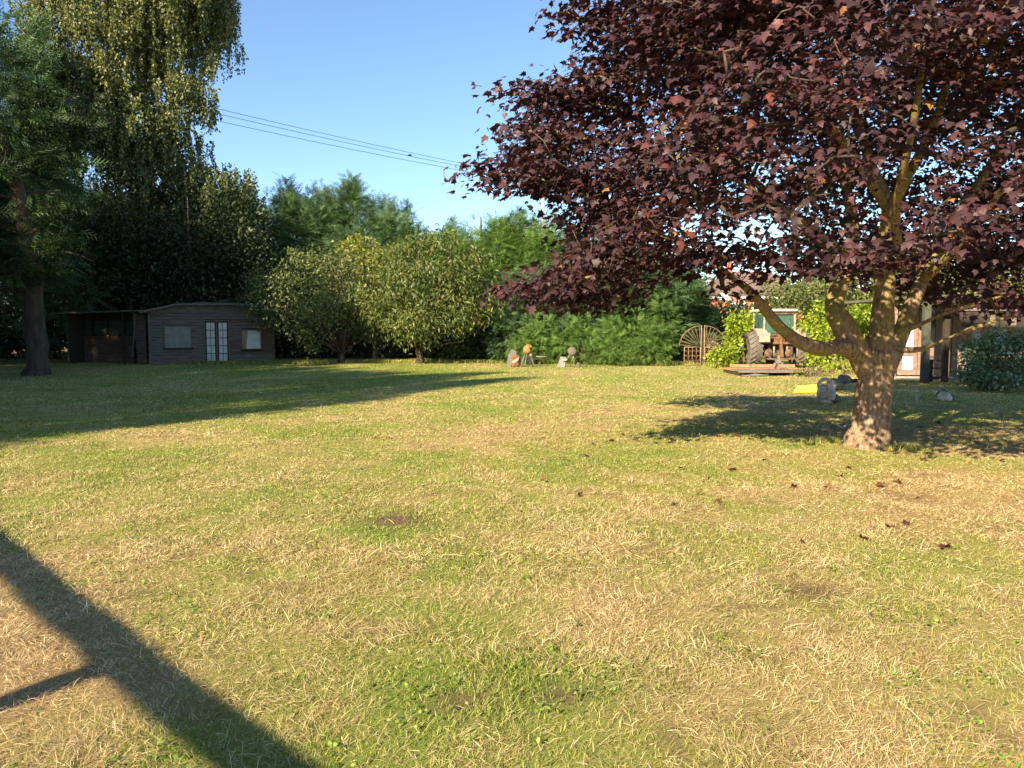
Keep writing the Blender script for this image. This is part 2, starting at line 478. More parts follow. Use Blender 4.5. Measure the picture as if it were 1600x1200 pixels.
def tips_to_foliage(name, T, A, per, L, W, H, size, tv, tf, droop=.2, njit=.5, djit=.5, up=.6, out=.5, rb=None, tip_up=0):
    """leaves round branch tips T with axes A"""
    n = len(T)
    T = np.repeat(T, per, 0); A = np.repeat(A, per, 0)
    A = A / (np.linalg.norm(A, axis=1, keepdims=True) + 1e-9)
    X = np.cross(A, (0, 0, 1.)); X /= np.linalg.norm(X, axis=1, keepdims=True) + 1e-6
    U = np.cross(X, A)
    m = len(T)
    s = RNG.random(m) ** .8
    sp = (1 - .6 * (1 - s))
    C = T - A * (s * L)[:, None] + X * (RNG.normal(size=m) * W * .5 * (.35 + s))[:, None] + U * (RNG.normal(size=m) * H * .5)[:, None]
    D = A + RNG.normal(size=(m, 3)) * djit
    D[:, 2] -= droop
    N = np.array((0, 0, up)) + A * out + RNG.normal(size=(m, 3)) * njit
    S = size * (.65 + .7 * RNG.random(m))
    r = RNG.random(m)
    if rb is not None: r = np.clip(np.repeat(rb, per) * .6 + r * .5, 0, 1)
    return scatter(name, C.astype(np.float32), D, N, S, tv, tf, r)

def lobes_tips(lobes, dens, inner=.25, noise_amp=.18, seed=0, zmin=.1):
    """points over ellipsoid lobes ((cx,cy,cz),(rx,ry,rz)); returns tips and outward axes"""
    T, A = [], []
    for c, r in lobes:
        c, r = np.array(c, float), np.array(r, float)
        area = 4 * math.pi * ((r[0] * r[1]) ** 1.6 / 3 + (r[0] * r[2]) ** 1.6 / 3 + (r[1] * r[2]) ** 1.6 / 3) ** (1 / 1.6)
        n = max(12, int(area * dens))
        d = rdir(n)
        k = 1 + noise_amp * RNG.normal(size=n)
        ii = RNG.random(n) < inner
        k[ii] = .35 + .6 * RNG.random(ii.sum())
        p = c + d * r * k[:, None]
        a = d / r
        a /= np.linalg.norm(a, axis=1, keepdims=True)
        ok = p[:, 2] > zmin
        T.append(p[ok]); A.append(a[ok])
    return np.concatenate(T), np.concatenate(A)

def limb_mesh(paths, seg=8, jitter=.06, smoothn=4):
    """paths: list of (points, radii); Catmull-Rom smoothed, gently lumpy"""
    mb = MB()
    for pts, rad in paths:
        pts = np.array(pts, float); rad = np.array(rad, float)
        q, rr = [], []
        n = len(pts)
        for i in range(n - 1):
            p0, p1, p2, p3 = pts[max(i - 1, 0)], pts[i], pts[i + 1], pts[min(i + 2, n - 1)]
            for k in range(smoothn):
                t = k / smoothn
                q.append(.5 * ((2 * p1) + (-p0 + p2) * t + (2 * p0 - 5 * p1 + 4 * p2 - p3) * t * t + (-p0 + 3 * p1 - 3 * p2 + p3) * t ** 3))
                rr.append(rad[i] * (1 - t) + rad[i + 1] * t)
        q.append(pts[-1]); rr.append(rad[-1])
        rr = [r * (1 + jitter * (random.random() - .5) * 2) for r in rr]
        q = [p + np.array([random.gauss(0, 1) for _ in range(3)]) * r * jitter for p, r in zip(q, rr)]
        mb.tube(q, rr, seg)
    return mb

# ------------------------------------------------------------------ grass blades
def grass(name, n_bands, label, simple=False):
    Cs, Ds, Ns, Ss, R, G = [], [], [], [], [], []
    for y0, y1, dens, straw_l, green_l, wid in n_bands:
        hw = lambda y: .70 * y + 1.6
        area = (hw(y0) + hw(y1)) * (y1 - y0)
        n = int(area * dens)
        y = y0 + (y1 - y0) * RNG.random(n)
        x = (RNG.random(n) * 2 - 1) * hw(y)
        g = field_green(x, y); so = field_soil(x, y)
        tuft = sm(vnoise(x, y, .35, 31), .25, .75)
        keep = RNG.random(n) > so * .93
        keep &= RNG.random(n) < .35 + .4 * tuft
        x, y, g, tuft = x[keep], y[keep], g[keep], tuft[keep]
        n = len(x)
        isg = RNG.random(n) < np.clip(.10 + .85 * (g - .10), .04, .92)
        az = RNG.random(n) * 2 * math.pi
        # straw lies in swathes, green stands
        swz = vnoise(x, y, .5, 41) * 7 + vnoise(x, y, .18, 42) * 5
        az = np.where(isg, az, swz + RNG.normal(size=n) * 1.4)
        el = np.where(isg, .35 + .8 * RNG.random(n), np.abs(RNG.normal(size=n)) * .27 + .04)
        D = np.stack((np.cos(az) * np.cos(el), np.sin(az) * np.cos(el), np.sin(el)), 1)
        N = np.stack((-np.cos(az) * np.sin(el), -np.sin(az) * np.sin(el), np.cos(el)), 1) + RNG.normal(size=(n, 3)) * .35
        ln = np.where(isg, green_l, straw_l) * (.45 + .9 * RNG.random(n)) * (.8 + .35 * tuft)
        w = wid * (.6 + .8 * RNG.random(n)) * np.where(isg, 1.3, 1.0)
        lg = (~isg) & (RNG.random(n) < .03)
        ln = np.where(lg, ln * 2.4, ln)
        z = height(x, y) + np.where(isg, 0, .012 * RNG.random(n))
        Cs.append(np.stack((x, y, z), 1)); Ds.append(D); Ns.append(N); Ss.append(np.stack((w, ln, ln), 1))
        R.append(RNG.random(n)); G.append(isg.astype(float))
    C, D, N, S = (np.concatenate(a) for a in (Cs, Ds, Ns, Ss))
    if simple:
        tv = [(-.6, 0, 0), (.6, 0, 0), (0, 1, .05)]; tf = [(0, 1, 2)]
    else:
        tv = [(-.5, 0, 0), (.5, 0, 0), (.42, .5, .1), (-.42, .5, .1), (0, 1, -.03)]; tf = [(0, 1, 2, 3), (3, 2, 4)]
    me = scatter(name, C.astype(np.float32), D, N, S, tv, tf, np.concatenate(R), dict(green=np.concatenate(G)))
    print(name, len(C), 'blades')
    o = link(name, me, None, M['grass'])
    tag(o, label, 'grass', kind='stuff')
    return o

def grass_material():
    m, nt, out = newmat('grass_blade')
    at = nt.nodes.new('ShaderNodeAttribute'); at.attribute_name = 'rnd'
    ag = nt.nodes.new('ShaderNodeAttribute'); ag.attribute_name = 'green'
    straw = ramp(nt, at.outputs['Fac'], [(0, (.24, .14, .07)), (.22, (.42, .29, .145)), (.7, (.66, .51, .26)), (1, (.84, .72, .44))])
    green = ramp(nt, at.outputs['Fac'], [(0, (.10, .15, .02)), (.45, (.24, .29, .045)), (.8, (.38, .38, .075)), (1, (.50, .44, .13))])
    mx = nt.nodes.new('ShaderNodeMix'); mx.data_type = 'RGBA'
    nt.links.new(ag.outputs['Fac'], mx.inputs[0]); nt.links.new(straw, mx.inputs[6]); nt.links.new(green, mx.inputs[7])
    b = nt.nodes.new('ShaderNodeBsdfPrincipled'); b.inputs['Roughness'].default_value = .6; b.inputs['Specular IOR Level'].default_value = .25
    nt.links.new(mx.outputs[2], b.inputs['Base Color'])
    t = nt.nodes.new('ShaderNodeBsdfTranslucent'); nt.links.new(mx.outputs[2], t.inputs['Color'])
    ms = nt.nodes.new('ShaderNodeMixShader'); ms.inputs[0].default_value = .3
    nt.links.new(b.outputs[0], ms.inputs[1]); nt.links.new(t.outputs[0], ms.inputs[2]); nt.links.new(ms.outputs[0], out.inputs['Surface'])
    return m
M['grass'] = grass_material()
grass('grass', [(2.1, 3.4, 21000, .060, .036, .0018), (3.4, 5, 15000, .056, .034, .0023), (5, 7.5, 9500, .052, .032, .0033)],
      'short dry and green grass blades on the near part of the lawn')
grass('grass', [(7.5, 11, 7200, .046, .028, .0048), (11, 16, 3500, .042, .028, .0075), (16, 24, 1000, .042, .028, .014), (24, 36.2, 270, .045, .03, .022)],
      'short dry and green grass blades on the far part of the lawn', True)

# broad-leaved weeds in the sward
def clover():
    n = 7000
    y = 2.1 + 9 * RNG.random(n) ** 1.4
    x = (RNG.random(n) * 2 - 1) * (.7 * y + 1)
    k = (vnoise(x, y, .45, 51) * .6 + field_green(x, y) * .5) > .66
    k |= RNG.random(n) < .07
    x, y = x[k], y[k]; n = len(x)
    x = np.repeat(x, 4) + RNG.normal(size=n * 4) * .025; y = np.repeat(y, 4) + RNG.normal(size=n * 4) * .025
    n = len(x)
    C = np.stack((x, y, height(x, y) + .012 + .02 * RNG.random(n)), 1)
    D = RNG.normal(size=(n, 3)); D[:, 2] = .5 * np.abs(D[:, 2])
    N = RNG.normal(size=(n, 3)) * .5 + (0, 0, 1)
    S = .010 + .015 * RNG.random(n) ** 1.5
    me = scatter('clover', C.astype(np.float32), D, N, S, [(0, 0, 0), (.35, .3, .05), (.3, .75, 0), (0, 1, -.05), (-.3, .75, 0), (-.35, .3, .05)], [(0, 1, 2, 3, 4, 5)])
    o = link('clover', me, None, leafmat('clover_leaf', [(0, (.08, .15, .02)), (.6, (.16, .26, .035)), (1, (.28, .36, .07))], .3))
    tag(o, 'low broad leaved weeds and clover among the lawn grass', 'weeds', kind='stuff')
clover()

# longer unmown grass along the foot of the far trees and shed
def edge_grass():
    n = 26000
    x = RNG.random(n) * 26 - 15
    y = np.where(x < -8, 35.6 + .12 * (x + 8), 36.1) + RNG.normal(size=n) * .35 - .25 * np.clip(x, 0, 8) * .95
    y = np.where(x > 8, 32.5 + RNG.normal(size=n) * .3, y)
    C = np.stack((x, y, height(x, y)), 1)
    D = RNG.normal(size=(n, 3)) * .35; D[:, 2] = 1
    N = RNG.normal(size=(n, 3)) + (0, -.5, 0)
    ln = .08 + .14 * RNG.random(n) * (.4 + vnoise(x, y, 1.0, 61))
    me = scatter('edge_grass', C.astype(np.float32), D, N, np.stack((.03 + 0 * ln, ln, ln), 1), [(-.5, 0, 0), (.5, 0, 0), (0, 1, .25)], [(0, 1, 2)], None, dict(green=(RNG.random(n) < .85).astype(float)))
    o = link('edge_grass', me, None, M['grass'])
    tag(o, 'longer unmown grass along the far edge of the lawn', 'grass', kind='stuff')
edge_grass()

# ------------------------------------------------------------------ conifers
def conifer_tips(H, R, n, seed, base=.02, power=.75, col_=2.0, lead=3):
    t = np.sqrt(RNG.random(n)) * 1.0
    t = 1 - t                                       # more low down
    t = base + (1 - base) * (t * .55 + RNG.random(n) * .45)
    ph = RNG.random(n) * 2 * math.pi
    prof = np.minimum(1, ((1 - t) * col_)) ** power
    lump = .78 + .42 * vnoise(ph * 1.3 + 5, t * H, 1.3, seed) + .12 * RNG.normal(size=n)
    r = R * prof * lump + .06
    lx = vnoise(t * H, t * 0 + seed, 3, seed + 1) - .5
    T = np.stack((np.cos(ph) * r + lx * .4, np.sin(ph) * r, t * H), 1)
    A = np.stack((np.cos(ph), np.sin(ph), .25 + 1.6 * t ** 3 + .3 * RNG.normal(size=n)), 1)
    return T, A

conifer_variants = {}
def conifer_mesh(kind, v):
    key = (kind, v)
    if key in conifer_variants: return conifer_variants[key]
    H, R = 10.0, 2.5
    T, A = conifer_tips(H, R, 1500, 70 + v * 3)
    # separate leaders so the top reads as uneven feathery spires
    for k in range(9):
        a, rr, hh = random.random() * 6.28, .15 + random.random() * 1.6, random.random()
        m = 26
        u = RNG.random(m)
        top = H * (1.04 - .10 * rr - .07 * hh)
        aa = RNG.random(m) * 6.28; w = .08 + u * .5 * (.6 + .8 * RNG.random(m))
        T = np.concatenate((T, np.stack((math.cos(a) * rr + np.cos(aa) * w, math.sin(a) * rr + np.sin(aa) * w, top - u * 2.0), 1)))
        A = np.concatenate((A, np.stack((np.cos(aa) * (.3 + u), np.sin(aa) * (.3 + u), 1.1 - .5 * u), 1)))
    rb = RNG.random(len(T))
    me = tips_to_foliage('conifer_crown', T, A, 7, .8, .5, .25, .44, FR_V, FR_F, droop=.25, njit=.4, djit=.42, up=.5, out=.9, rb=rb)
    me.materials.append(M[kind])
    conifer_variants[key] = me
    return me
trunk_cache = {}
def conifer(px, Yd, top, R, label, kind='cypress', v=0, group='tall cypress trees closing off the far end of the garden', rz=None, pos=None, Hh=None):
    if pos is None:
        p = P(px, 500, Yd); H = P(px, top, Yd)[2]
        pos = (p[0], Yd)
    else:
        H = Hh
    e = empty('cypress_tree', (pos[0], pos[1], 0), label, 'tree', group)
    rz = random.random() * 6.28 if rz is None else rz
    c = link('crown', conifer_mesh(kind, v), e)
    c.scale = (R / 2.5, R / 2.5, H / 10.3); c.rotation_euler = (0, 0, rz)
    if 'c' not in trunk_cache:
        trunk_cache['c'] = limb_mesh([([(0, 0, -.1), (.03, 0, 2), (0, .05, 5), (0, 0, 9.2)], [.24, .18, .12, .03])], 8)
        t = trunk_cache['c'].build('trunk', M['bark_dark'], e, True); trunk_cache['c'] = t.data
    else:
        t = link('trunk', trunk_cache['c'], e)
    t.scale = (1, 1, H / 10.3)
    return e

back = [
    (398, 45, 283, 2.3, 'pointed cypress tree just right of the weeping birch, over the shed', 'cypress', 0),
    (447, 47, 272, 2.4, 'cypress tree with a spiky top above the left half of the apple tree', 'cypress', 1),
    (500, 48, 268, 2.5, 'dark cypress tree behind the apple tree, under the overhead wires', 'cypress', 2),
    (560, 47, 262, 2.4, 'tallest of the distant cypresses, rising behind the apple tree', 'cypress', 0),
    (612, 46, 300, 2.2, 'cypress tree sloping down towards the gap, behind the cherry tree', 'cypress', 1),
    (655, 45, 335, 2.0, 'low cypress tree at the left side of the notch of sky', 'cypress', 2),
    (712, 43, 338, 2.1, 'light green cypress at the right side of the notch of sky', 'cypress_lime', 0),
    (752, 42, 318, 2.3, 'light green cypress tree above the right edge of the cherry tree', 'cypress_lime', 1),
    (805, 41, 318, 2.3, 'light green cypress tree just left of the wooden pole', 'cypress_lime', 2),
    (862, 41, 330, 2.3, 'light green cypress tree in front of the wooden pole', 'cypress_lime', 0),
    (925, 40, 345, 2.5, 'cypress tree seen behind the left lower leaves of the maple', 'cypress', 1),
    (985, 38, 370, 2.6, 'dark cypress tree above the broad low hedge, behind maple leaves', 'cypress', 2),
    (1047, 38.5, 400, 1.5, 'dark cypress tree standing directly left of the iron gate', 'cypress', 0),
]
for px, Yd, top, R, lab, kind, v in back:
    conifer(px, Yd, top - 6, R * 1.32, lab, kind, v)
conifer(1092, 40, 476, 1.0, 'shaded small cypress behind the iron garden gate', 'cypress', 1)
for px, Yd, top, R, lab, v in ((-30, 37, -90, 4.2, 'dark cypress at the extreme left edge, behind the big trunk', 0),
                               (50, 47, 215, 4.2, 'dark cypress tree behind the left lean-to, beside the thick trunk', 1),
                               (150, 48.5, 260, 4.0, 'dark cypress tree straight behind the lean-to of the shed', 2),
                               (240, 49, 275, 3.8, 'dark cypress tree behind the corner of shed and lean-to', 0),
                               (330, 49, 275, 3.6, 'dark cypress tree behind the french doors of the shed', 1)):
    conifer(px, Yd, top, R, lab, 'cypress', v, group='dark cypress trees behind the shed')

# the row of tall trees left of the view shading the back of the lawn; fifth and sixth added to close sunlit gaps
def from_ap(a, p): return (SH[0] * a + SH[1] * p, SH[1] * a - SH[0] * p)
for k, (p, H, R) in enumerate(((-14.9, 14.6, 2.3), (-17.9, 15.3, 3.0), (-21.8, 15.2, 3.1), (-25.4, 14.8, 2.9), (-28.8, 15.0, 2.6), (-31.7, 21.5, 2.5), (-34.0, 24.0, 2.8), (-37.0, 25, 3.0), (-41, 25.5, 3.4), (-46, 26, 3.6))):
    x, y = from_ap(-5, p)
    conifer(0, 0, 0, R, ('nearest', 'second', 'third', 'fourth', 'added fifth', 'added sixth', 'seventh', 'eighth', 'ninth', 'farthest')[k] + ' tall cypress of the row left of the lawn, out of the picture', 'cypress', k % 3, group='row of tall trees along the left of the lawn', pos=(x, y), Hh=H)

for k, (a_, p, H, R) in enumerate(((-9, -20.0, 16.6, 2.8), (-9, -23.8, 16.6, 2.8), (-9, -27.2, 16.4, 2.6))):  # unseen trees added to fill sunlit gaps in the row's shadow
    x, y = from_ap(a_, p)
    conifer(0, 0, 0, R, ('nearest', 'middle', 'farthest')[k] + ' cypress of the three added behind the left row to fill gaps in its shade, out of the picture', 'cypress', k % 3, group='row of tall trees along the left of the lawn', pos=(x, y), Hh=H)

# ------------------------------------------------------------------ big cypress at the left edge with the thick trunk
def left_cypress():
    b = P(58, 588, 26.5)
    e = empty('cypress_tree', (b[0], 26.5, 0), 'big cypress with thick bare trunk at the left edge and bright feathery upper sprays', 'tree')
    pts = [(0, 0, -.1), (.02, 0, .35), (.03, 0, 2), (-.1, -.1, 5), (-1.2, -.4, 10), (-2.4, -.5, 13.5)]
    paths = [(pts, [.46, .36, .33, .28, .2, .06])]
    for k in range(26):
        a = random.random() * 6.28; z = 2.6 + random.random() * 3.5
        L = 1.2 + random.random() * 1.2
        paths.append(([(-.05 * z, 0, z), (math.cos(a) * L * .5, math.sin(a) * L * .5, z + .25), (math.cos(a) * L, math.sin(a) * L, z - .1)], [.08, .05, .02]))
    limb_mesh(paths, 9, .1).build('trunk', M['bark_dark'], e, True)
    T, A = conifer_tips(14.5, 2.9, 1700, 99, base=.22, col_=2.4)
    A[:, 2] -= .25
    T[:, 0] = T[:, 0] * .72 - 3.8 * np.clip(T[:, 2] / 6, 0, 1)
    T[:, 1] -= .5
    for px, py in ((128, 192), (112, 196), (96, 200), (76, 150), (56, 146), (40, 136), (90, 232), (70, 240), (110, 312), (90, 320), (60, 330), (100, 372), (80, 380), (30, 90), (50, 262), (30, 250), (20, 190), (40, 200), (60, 190), (118, 250), (60, 410), (90, 420)):
        w = P(px, py, 25.0) - np.array((b[0], 26.5, 0))
        m = 9
        T = np.concatenate((T, w + RNG.normal(size=(m, 3)) * (.35, .3, .13))); A = np.concatenate((A, RNG.normal(size=(m, 3)) * .2 + (.9, -.5, .1)))
    me = tips_to_foliage('crown', T, A, 9, 1.3, .7, .25, .55, FR_V, FR_F, droop=.12, njit=.4, djit=.32, rb=RNG.random(len(T)))
    link('crown', me, e, M['cypress_shaded'])
left_cypress()

# ------------------------------------------------------------------ weeping birch
def birch():
    Yc = 44.0
    c0 = P(215, 100, Yc)
    e = empty('birch_tree', (c0[0] + .3, Yc, 0), 'tall weeping birch hanging over the shed, yellowish sunlit leaves on its upper left', 'tree')
    ox, oy = c0[0] + .3, Yc
    def L(px, py, dy, rx, ry, rz):
        p = P(px, py, Yc + dy); return ((p[0] - ox, p[1] - oy, p[2]), (rx, ry, rz))
    lobes = [L(200, -90, 0, 3.9, 3.4, 3.6), L(150, 60, -1, 2.6, 2.4, 2.0), L(110, 150, -1.5, 1.8, 2, 1.6), L(270, 20, 0, 2.0, 2.4, 2.2), L(320, -30, .5, 1.2, 1.4, 2.0),
             L(180, 190, -1, 2.2, 2.2, 1.7), L(290, 145, -1, 1.0, 1.2, .9), L(250, 240, .3, 1.8, 2, 1.4), L(330, 290, 1, 1.6, 1.6, .9),
             L(300, 370, .8, 2.2, 2, 1.6), L(380, 350, 1.5, 1.3, 1.4, 1.3), L(180, 350, 0, 2.6, 2, 2.2), L(370, 430, 1.5, 1.2, 1.4, 1.3), L(250, 440, 1, 2.4, 2, 1.2)]
    lobes = [(c, tuple(v * 1.38 for v in r)) for c, r in lobes]
    T, A = lobes_tips(lobes, 2.9, inner=.3, noise_amp=.12)
    # each tip carries hanging strands of small leaves
    ns = len(T) * 3
    T2 = np.repeat(T, 3, 0) + RNG.normal(size=(ns, 3)) * (.18, .18, .12)
    ln = .5 + 1.3 * RNG.random(ns)
    per = 26
    u = RNG.random((ns, per))
    sway = RNG.normal(size=(ns, 1, 2)) * .10
    C = T2[:, None, :] + np.concatenate((sway * u[..., None] + RNG.normal(size=(ns, per, 2)) * .05, -(u * ln[:, None])[..., None]), 2)
    C = C.reshape(-1, 3)
    C = C[C[:, 2] > 2.9]
    n = len(C)
    D = RNG.normal(size=(n, 3)) * .5 + (0, 0, -.9)
    N = RNG.normal(size=(n, 3)) + (-.3, -.5, .35)
    me = scatter('crown', C.astype(np.float32), D, N, (.12 + .07 * RNG.random(n)), OVAL_V, OVAL_F)
    print('birch leaves', n)
    link('crown', me, e, M['birch'])
    paths = [([(0, 0, -.1), (.1, 0, 3), (-.1, 0, 8), (.1, .1, 13), (0, 0, 17)], [.42, .33, .26, .15, .05])]
    for i in RNG.choice(len(T), 70, replace=False):
        t = T[i]; z0 = max(2.5, min(15, t[2] - 1.0 - random.random() * 2))
        paths.append(([(0, 0, z0), (t[0] * .5, t[1] * .5, t[2] + .1), tuple(t)], [.07, .035, .01]))
    limb_mesh(paths, 6, .08, 3).build('trunk', M['bark'], e, True)
birch()

# ------------------------------------------------------------------ broadleaf trees
def broadleaf(name, base_px, Yd, lobes_px, dens, per, leaf, m, label, cat='tree', tv=OVAL_V, group=None, ball=.35, trunk=.16, droop=.3, twigs=40, inner=.3, zmin=.25, trunkmat='bark', stems=1, amp=.12):
    b = P(base_px, 560, Yd)
    e = empty(name, (b[0], Yd, 0), label, cat, group)
    lobes = []
    for px, py, dy, rx, rz, ry in lobes_px:
        p = P(px, py, Yd + dy)
        k = (Yd + dy) / F
        lobes.append(((p[0] - b[0], dy, p[2]), (rx * k, ry * k, rz * k)))
    T, A = lobes_tips(lobes, dens, inner=inner, noise_amp=amp, zmin=zmin)
    rb = RNG.random(len(T))
    me = tips_to_foliage('crown', T, A, per, ball * 1.6, ball * 1.5, ball * 1.1, leaf, tv, OVAL_F, droop=droop, njit=.6, djit=.8, rb=rb)
    link('crown', me, e, m)
    paths = []
    zc = min(l[0][2] for l in lobes)
    zt = max(l[0][2] for l in lobes)
    if stems == 1:
        paths.append(([(0, 0, -.1), (.04, 0, .35), (-.03, 0, max(.7, zc * .5)), (.05, 0, zc), (0, 0, zt)], [trunk * 1.35, trunk, trunk * .85, trunk * .6, .02]))
    for i in RNG.choice(len(T), min(twigs, len(T)), replace=False):
        t = T[i]
        z0 = (.35 + .5 * random.random()) * min(zc, t[2]) if stems == 1 else 0
        s = (0, 0, z0) if stems == 1 else (random.gauss(0, .15), random.gauss(0, .15), 0)
        mid = (t[0] * .45, t[1] * .45, z0 + (t[2] - z0) * .62)
        paths.append(([s, mid, tuple(t)], [trunk * .38, trunk * .2, .012]))
    limb_mesh(paths, 6, .1, 3).build('trunk' if stems == 1 else 'stems', M[trunkmat], e, True)
    return e

broadleaf('apple_tree', 533, 35.6, [(470, 440, 0, 62, 42, 60), (440, 485, -.6, 52, 36, 50), (500, 485, -1, 52, 42, 50), (540, 450, 0, 45, 55, 55), (425, 450, 0, 38, 38, 40), (475, 520, -1, 28, 20, 30), (560, 490, .8, 40, 40, 40), (505, 408, .3, 35, 24, 35), (408, 478, -.3, 26, 30, 26), (395, 440, 0, 20, 24, 20), (462, 405, .2, 26, 18, 24), (580, 515, .6, 44, 22, 34), (545, 420, 0, 30, 26, 30), (490, 540, -.6, 12, 10, 12)],
          4.0, 15, .125, M['apple'], 'grey green apple tree overhanging the right end of the shed', trunk=.14, ball=.45, amp=.22, trunkmat='bark_dark')
broadleaf('elder_tree', 585, 38, [(575, 400, 0, 42, 28, 40), (545, 385, 0, 26, 20, 30), (600, 440, 0, 45, 40, 45), (565, 375, 0, 16, 14, 16)],
          4.0, 12, .15, M['elder'], 'small yellow green tree rising between the apple and the cherry tree', trunk=.12, amp=.25)
broadleaf('cherry_tree', 655, 35.2, [(660, 425, 0, 82, 42, 70), (610, 460, -.5, 55, 42, 55), (700, 465, -.5, 58, 46, 55), (655, 495, -1.3, 60, 38, 55), (720, 430, .3, 45, 40, 45), (670, 385, .3, 50, 24, 40), (640, 515, -1, 35, 22, 35), (730, 495, -.3, 36, 36, 40), (765, 470, 0, 22, 34, 24), (590, 500, -.2, 34, 24, 30), (612, 400, .2, 34, 22, 30), (690, 368, .3, 20, 16, 20), (740, 400, .4, 26, 18, 24), (665, 525, -1.2, 26, 14, 24)],
          3.6, 15, .20, M['cherry'], 'spreading cherry tree with long drooping yellow green leaves', tv=LONG_V, droop=.9, trunk=.17, ball=.45, amp=.22, trunkmat='bark_dark')

broadleaf('shade_foliage', 300, 41.5, [(300, 390, 0, 84, 74, 70), (385, 370, 0, 46, 60, 50), (400, 440, 0, 40, 50, 45), (200, 400, 0, 90, 80, 70), (110, 430, 0, 80, 80, 60), (355, 310, .5, 42, 38, 40), (250, 460, 0, 120, 40, 50)],
          4.0, 14, .17, M['shade_foliage'], 'wide dark filler tree for the shaded birch foliage over the roof of the shed', trunk=.3, ball=.55, twigs=0, trunkmat='bark_dark')  # added to fill the dark mass where the birch hangs in shade
# hedge domes of cypress, sunlit
def hedge(base_px, Yd, lobes_px, label, kind='cypress_lime', dens=7.5, size=.3):
    b = P(base_px, 560, Yd)
    e = empty('cypress_bush', (b[0], Yd, 0), label, 'bush', 'sunlit low cypress bushes along the far edge')
    lobes = []
    for px, py, dy, rx, rz in lobes_px:
        p = P(px, py, Yd + dy); k = (Yd + dy) / F
        lobes.append(((p[0] - b[0], dy, p[2]), (rx * k, min(rx, 45) * k, rz * k)))
    T, A = lobes_tips(lobes, dens, inner=.2, noise_amp=.10, zmin=.05)
    A[:, 2] = A[:, 2] * .5 + .1
    me = tips_to_foliage('foliage', T, A, 7, .5, .35, .16, size, FR_V, FR_F, droop=.15, njit=.4, djit=.45, rb=RNG.random(len(T)))
    link('foliage', me, e, M[kind])
    limb_mesh([([(random.gauss(0, .3), random.gauss(0, .2), 0), (l[0][0] * .5, l[0][1], l[0][2] * .5), l[0]], [.07, .05, .02]) for l in lobes], 6).build('stems', M['bark_dark'], e, True)
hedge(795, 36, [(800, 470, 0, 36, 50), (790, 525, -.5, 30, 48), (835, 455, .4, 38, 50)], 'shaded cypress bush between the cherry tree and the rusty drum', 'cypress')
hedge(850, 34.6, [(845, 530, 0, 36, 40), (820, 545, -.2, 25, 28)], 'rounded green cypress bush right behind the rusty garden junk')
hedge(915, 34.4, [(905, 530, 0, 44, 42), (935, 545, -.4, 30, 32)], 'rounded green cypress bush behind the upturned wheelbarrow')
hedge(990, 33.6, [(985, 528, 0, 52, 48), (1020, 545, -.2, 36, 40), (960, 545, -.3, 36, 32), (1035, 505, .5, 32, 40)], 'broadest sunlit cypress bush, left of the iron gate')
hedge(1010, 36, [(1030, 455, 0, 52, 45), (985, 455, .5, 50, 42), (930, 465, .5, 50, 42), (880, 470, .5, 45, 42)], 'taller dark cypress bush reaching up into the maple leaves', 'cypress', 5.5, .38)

# bright shrubs around the tractor
broadleaf('shrub', 1165, 31.5, [(1152, 505, 0, 22, 20, 22), (1128, 555, -.8, 24, 18, 20), (1145, 530, 0, 17, 28, 20), (1143, 562, -.5, 16, 13, 14), (1180, 503, 2.6, 22, 18, 20), (1170, 520, 2.6, 14, 20, 14)],
          11, 12, .14, M['lime_shrub'], 'bright yellow green shrub between the iron gate and the tractor', 'shrub', ball=.26, stems=6, trunk=.07, twigs=26, zmin=.08)
broadleaf('shrub', 1290, 28.5, [(1280, 508, .6, 34, 22, 26), (1305, 545, 0, 40, 34, 30), (1278, 558, .3, 20, 24, 20), (1335, 500, .6, 26, 26, 24), (1310, 575, -.5, 30, 14, 20), (1290, 484, 1.2, 22, 16, 22), (1352, 520, .4, 24, 50, 24)],
          11, 12, .14, M['lime_shrub'], 'bright yellow green shrub between the tractor and the maple trunk', 'shrub', ball=.26, stems=6, trunk=.07, twigs=26, zmin=.08)
broadleaf('shrub', 1552, 20.0, [(1545, 562, 0, 46, 44, 40), (1590, 565, 0, 50, 46, 44), (1520, 585, -.3, 28, 24, 26), (1570, 535, .2, 40, 26, 34), (1640, 560, .3, 50, 50, 44), (1575, 592, -.8, 36, 20, 28), (1530, 545, .2, 26, 24, 26)],
          16, 13, .10, M['dark_bush'], 'dark green rounded bush with pale leaves at the right edge', 'shrub', ball=.2, stems=6, trunk=.05, twigs=30, zmin=.05)
broadleaf('plant', 1262, 25.6, [(1258, 590, 0, 22, 20, 20), (1285, 588, .3, 22, 20, 20), (1240, 600, -.3, 12, 10, 12)],
          14, 10, .085, M['weed'], 'tangle of tall straw coloured weeds at the right end of the platform', 'plant', ball=.18, stems=6, trunk=.02, twigs=40, zmin=.03)
broadleaf('plant', 1322, 26.5, [(1322, 570, 0, 18, 20, 18), (1335, 590, 0, 14, 10, 14)],
          7, 8, .07, M['dead'], 'dead brown leafed plant just left of the maple trunk', 'plant', ball=.2, stems=6, trunk=.03, twigs=30, zmin=.03)
broadleaf('plant', 1118, 32.6, [(1112, 540, 0, 12, 16, 12)], 10, 6, .07, M['dead'], 'thin dead brown stems growing through the iron gate', 'plant', ball=.2, stems=6, trunk=.03, twigs=22, zmin=.03)

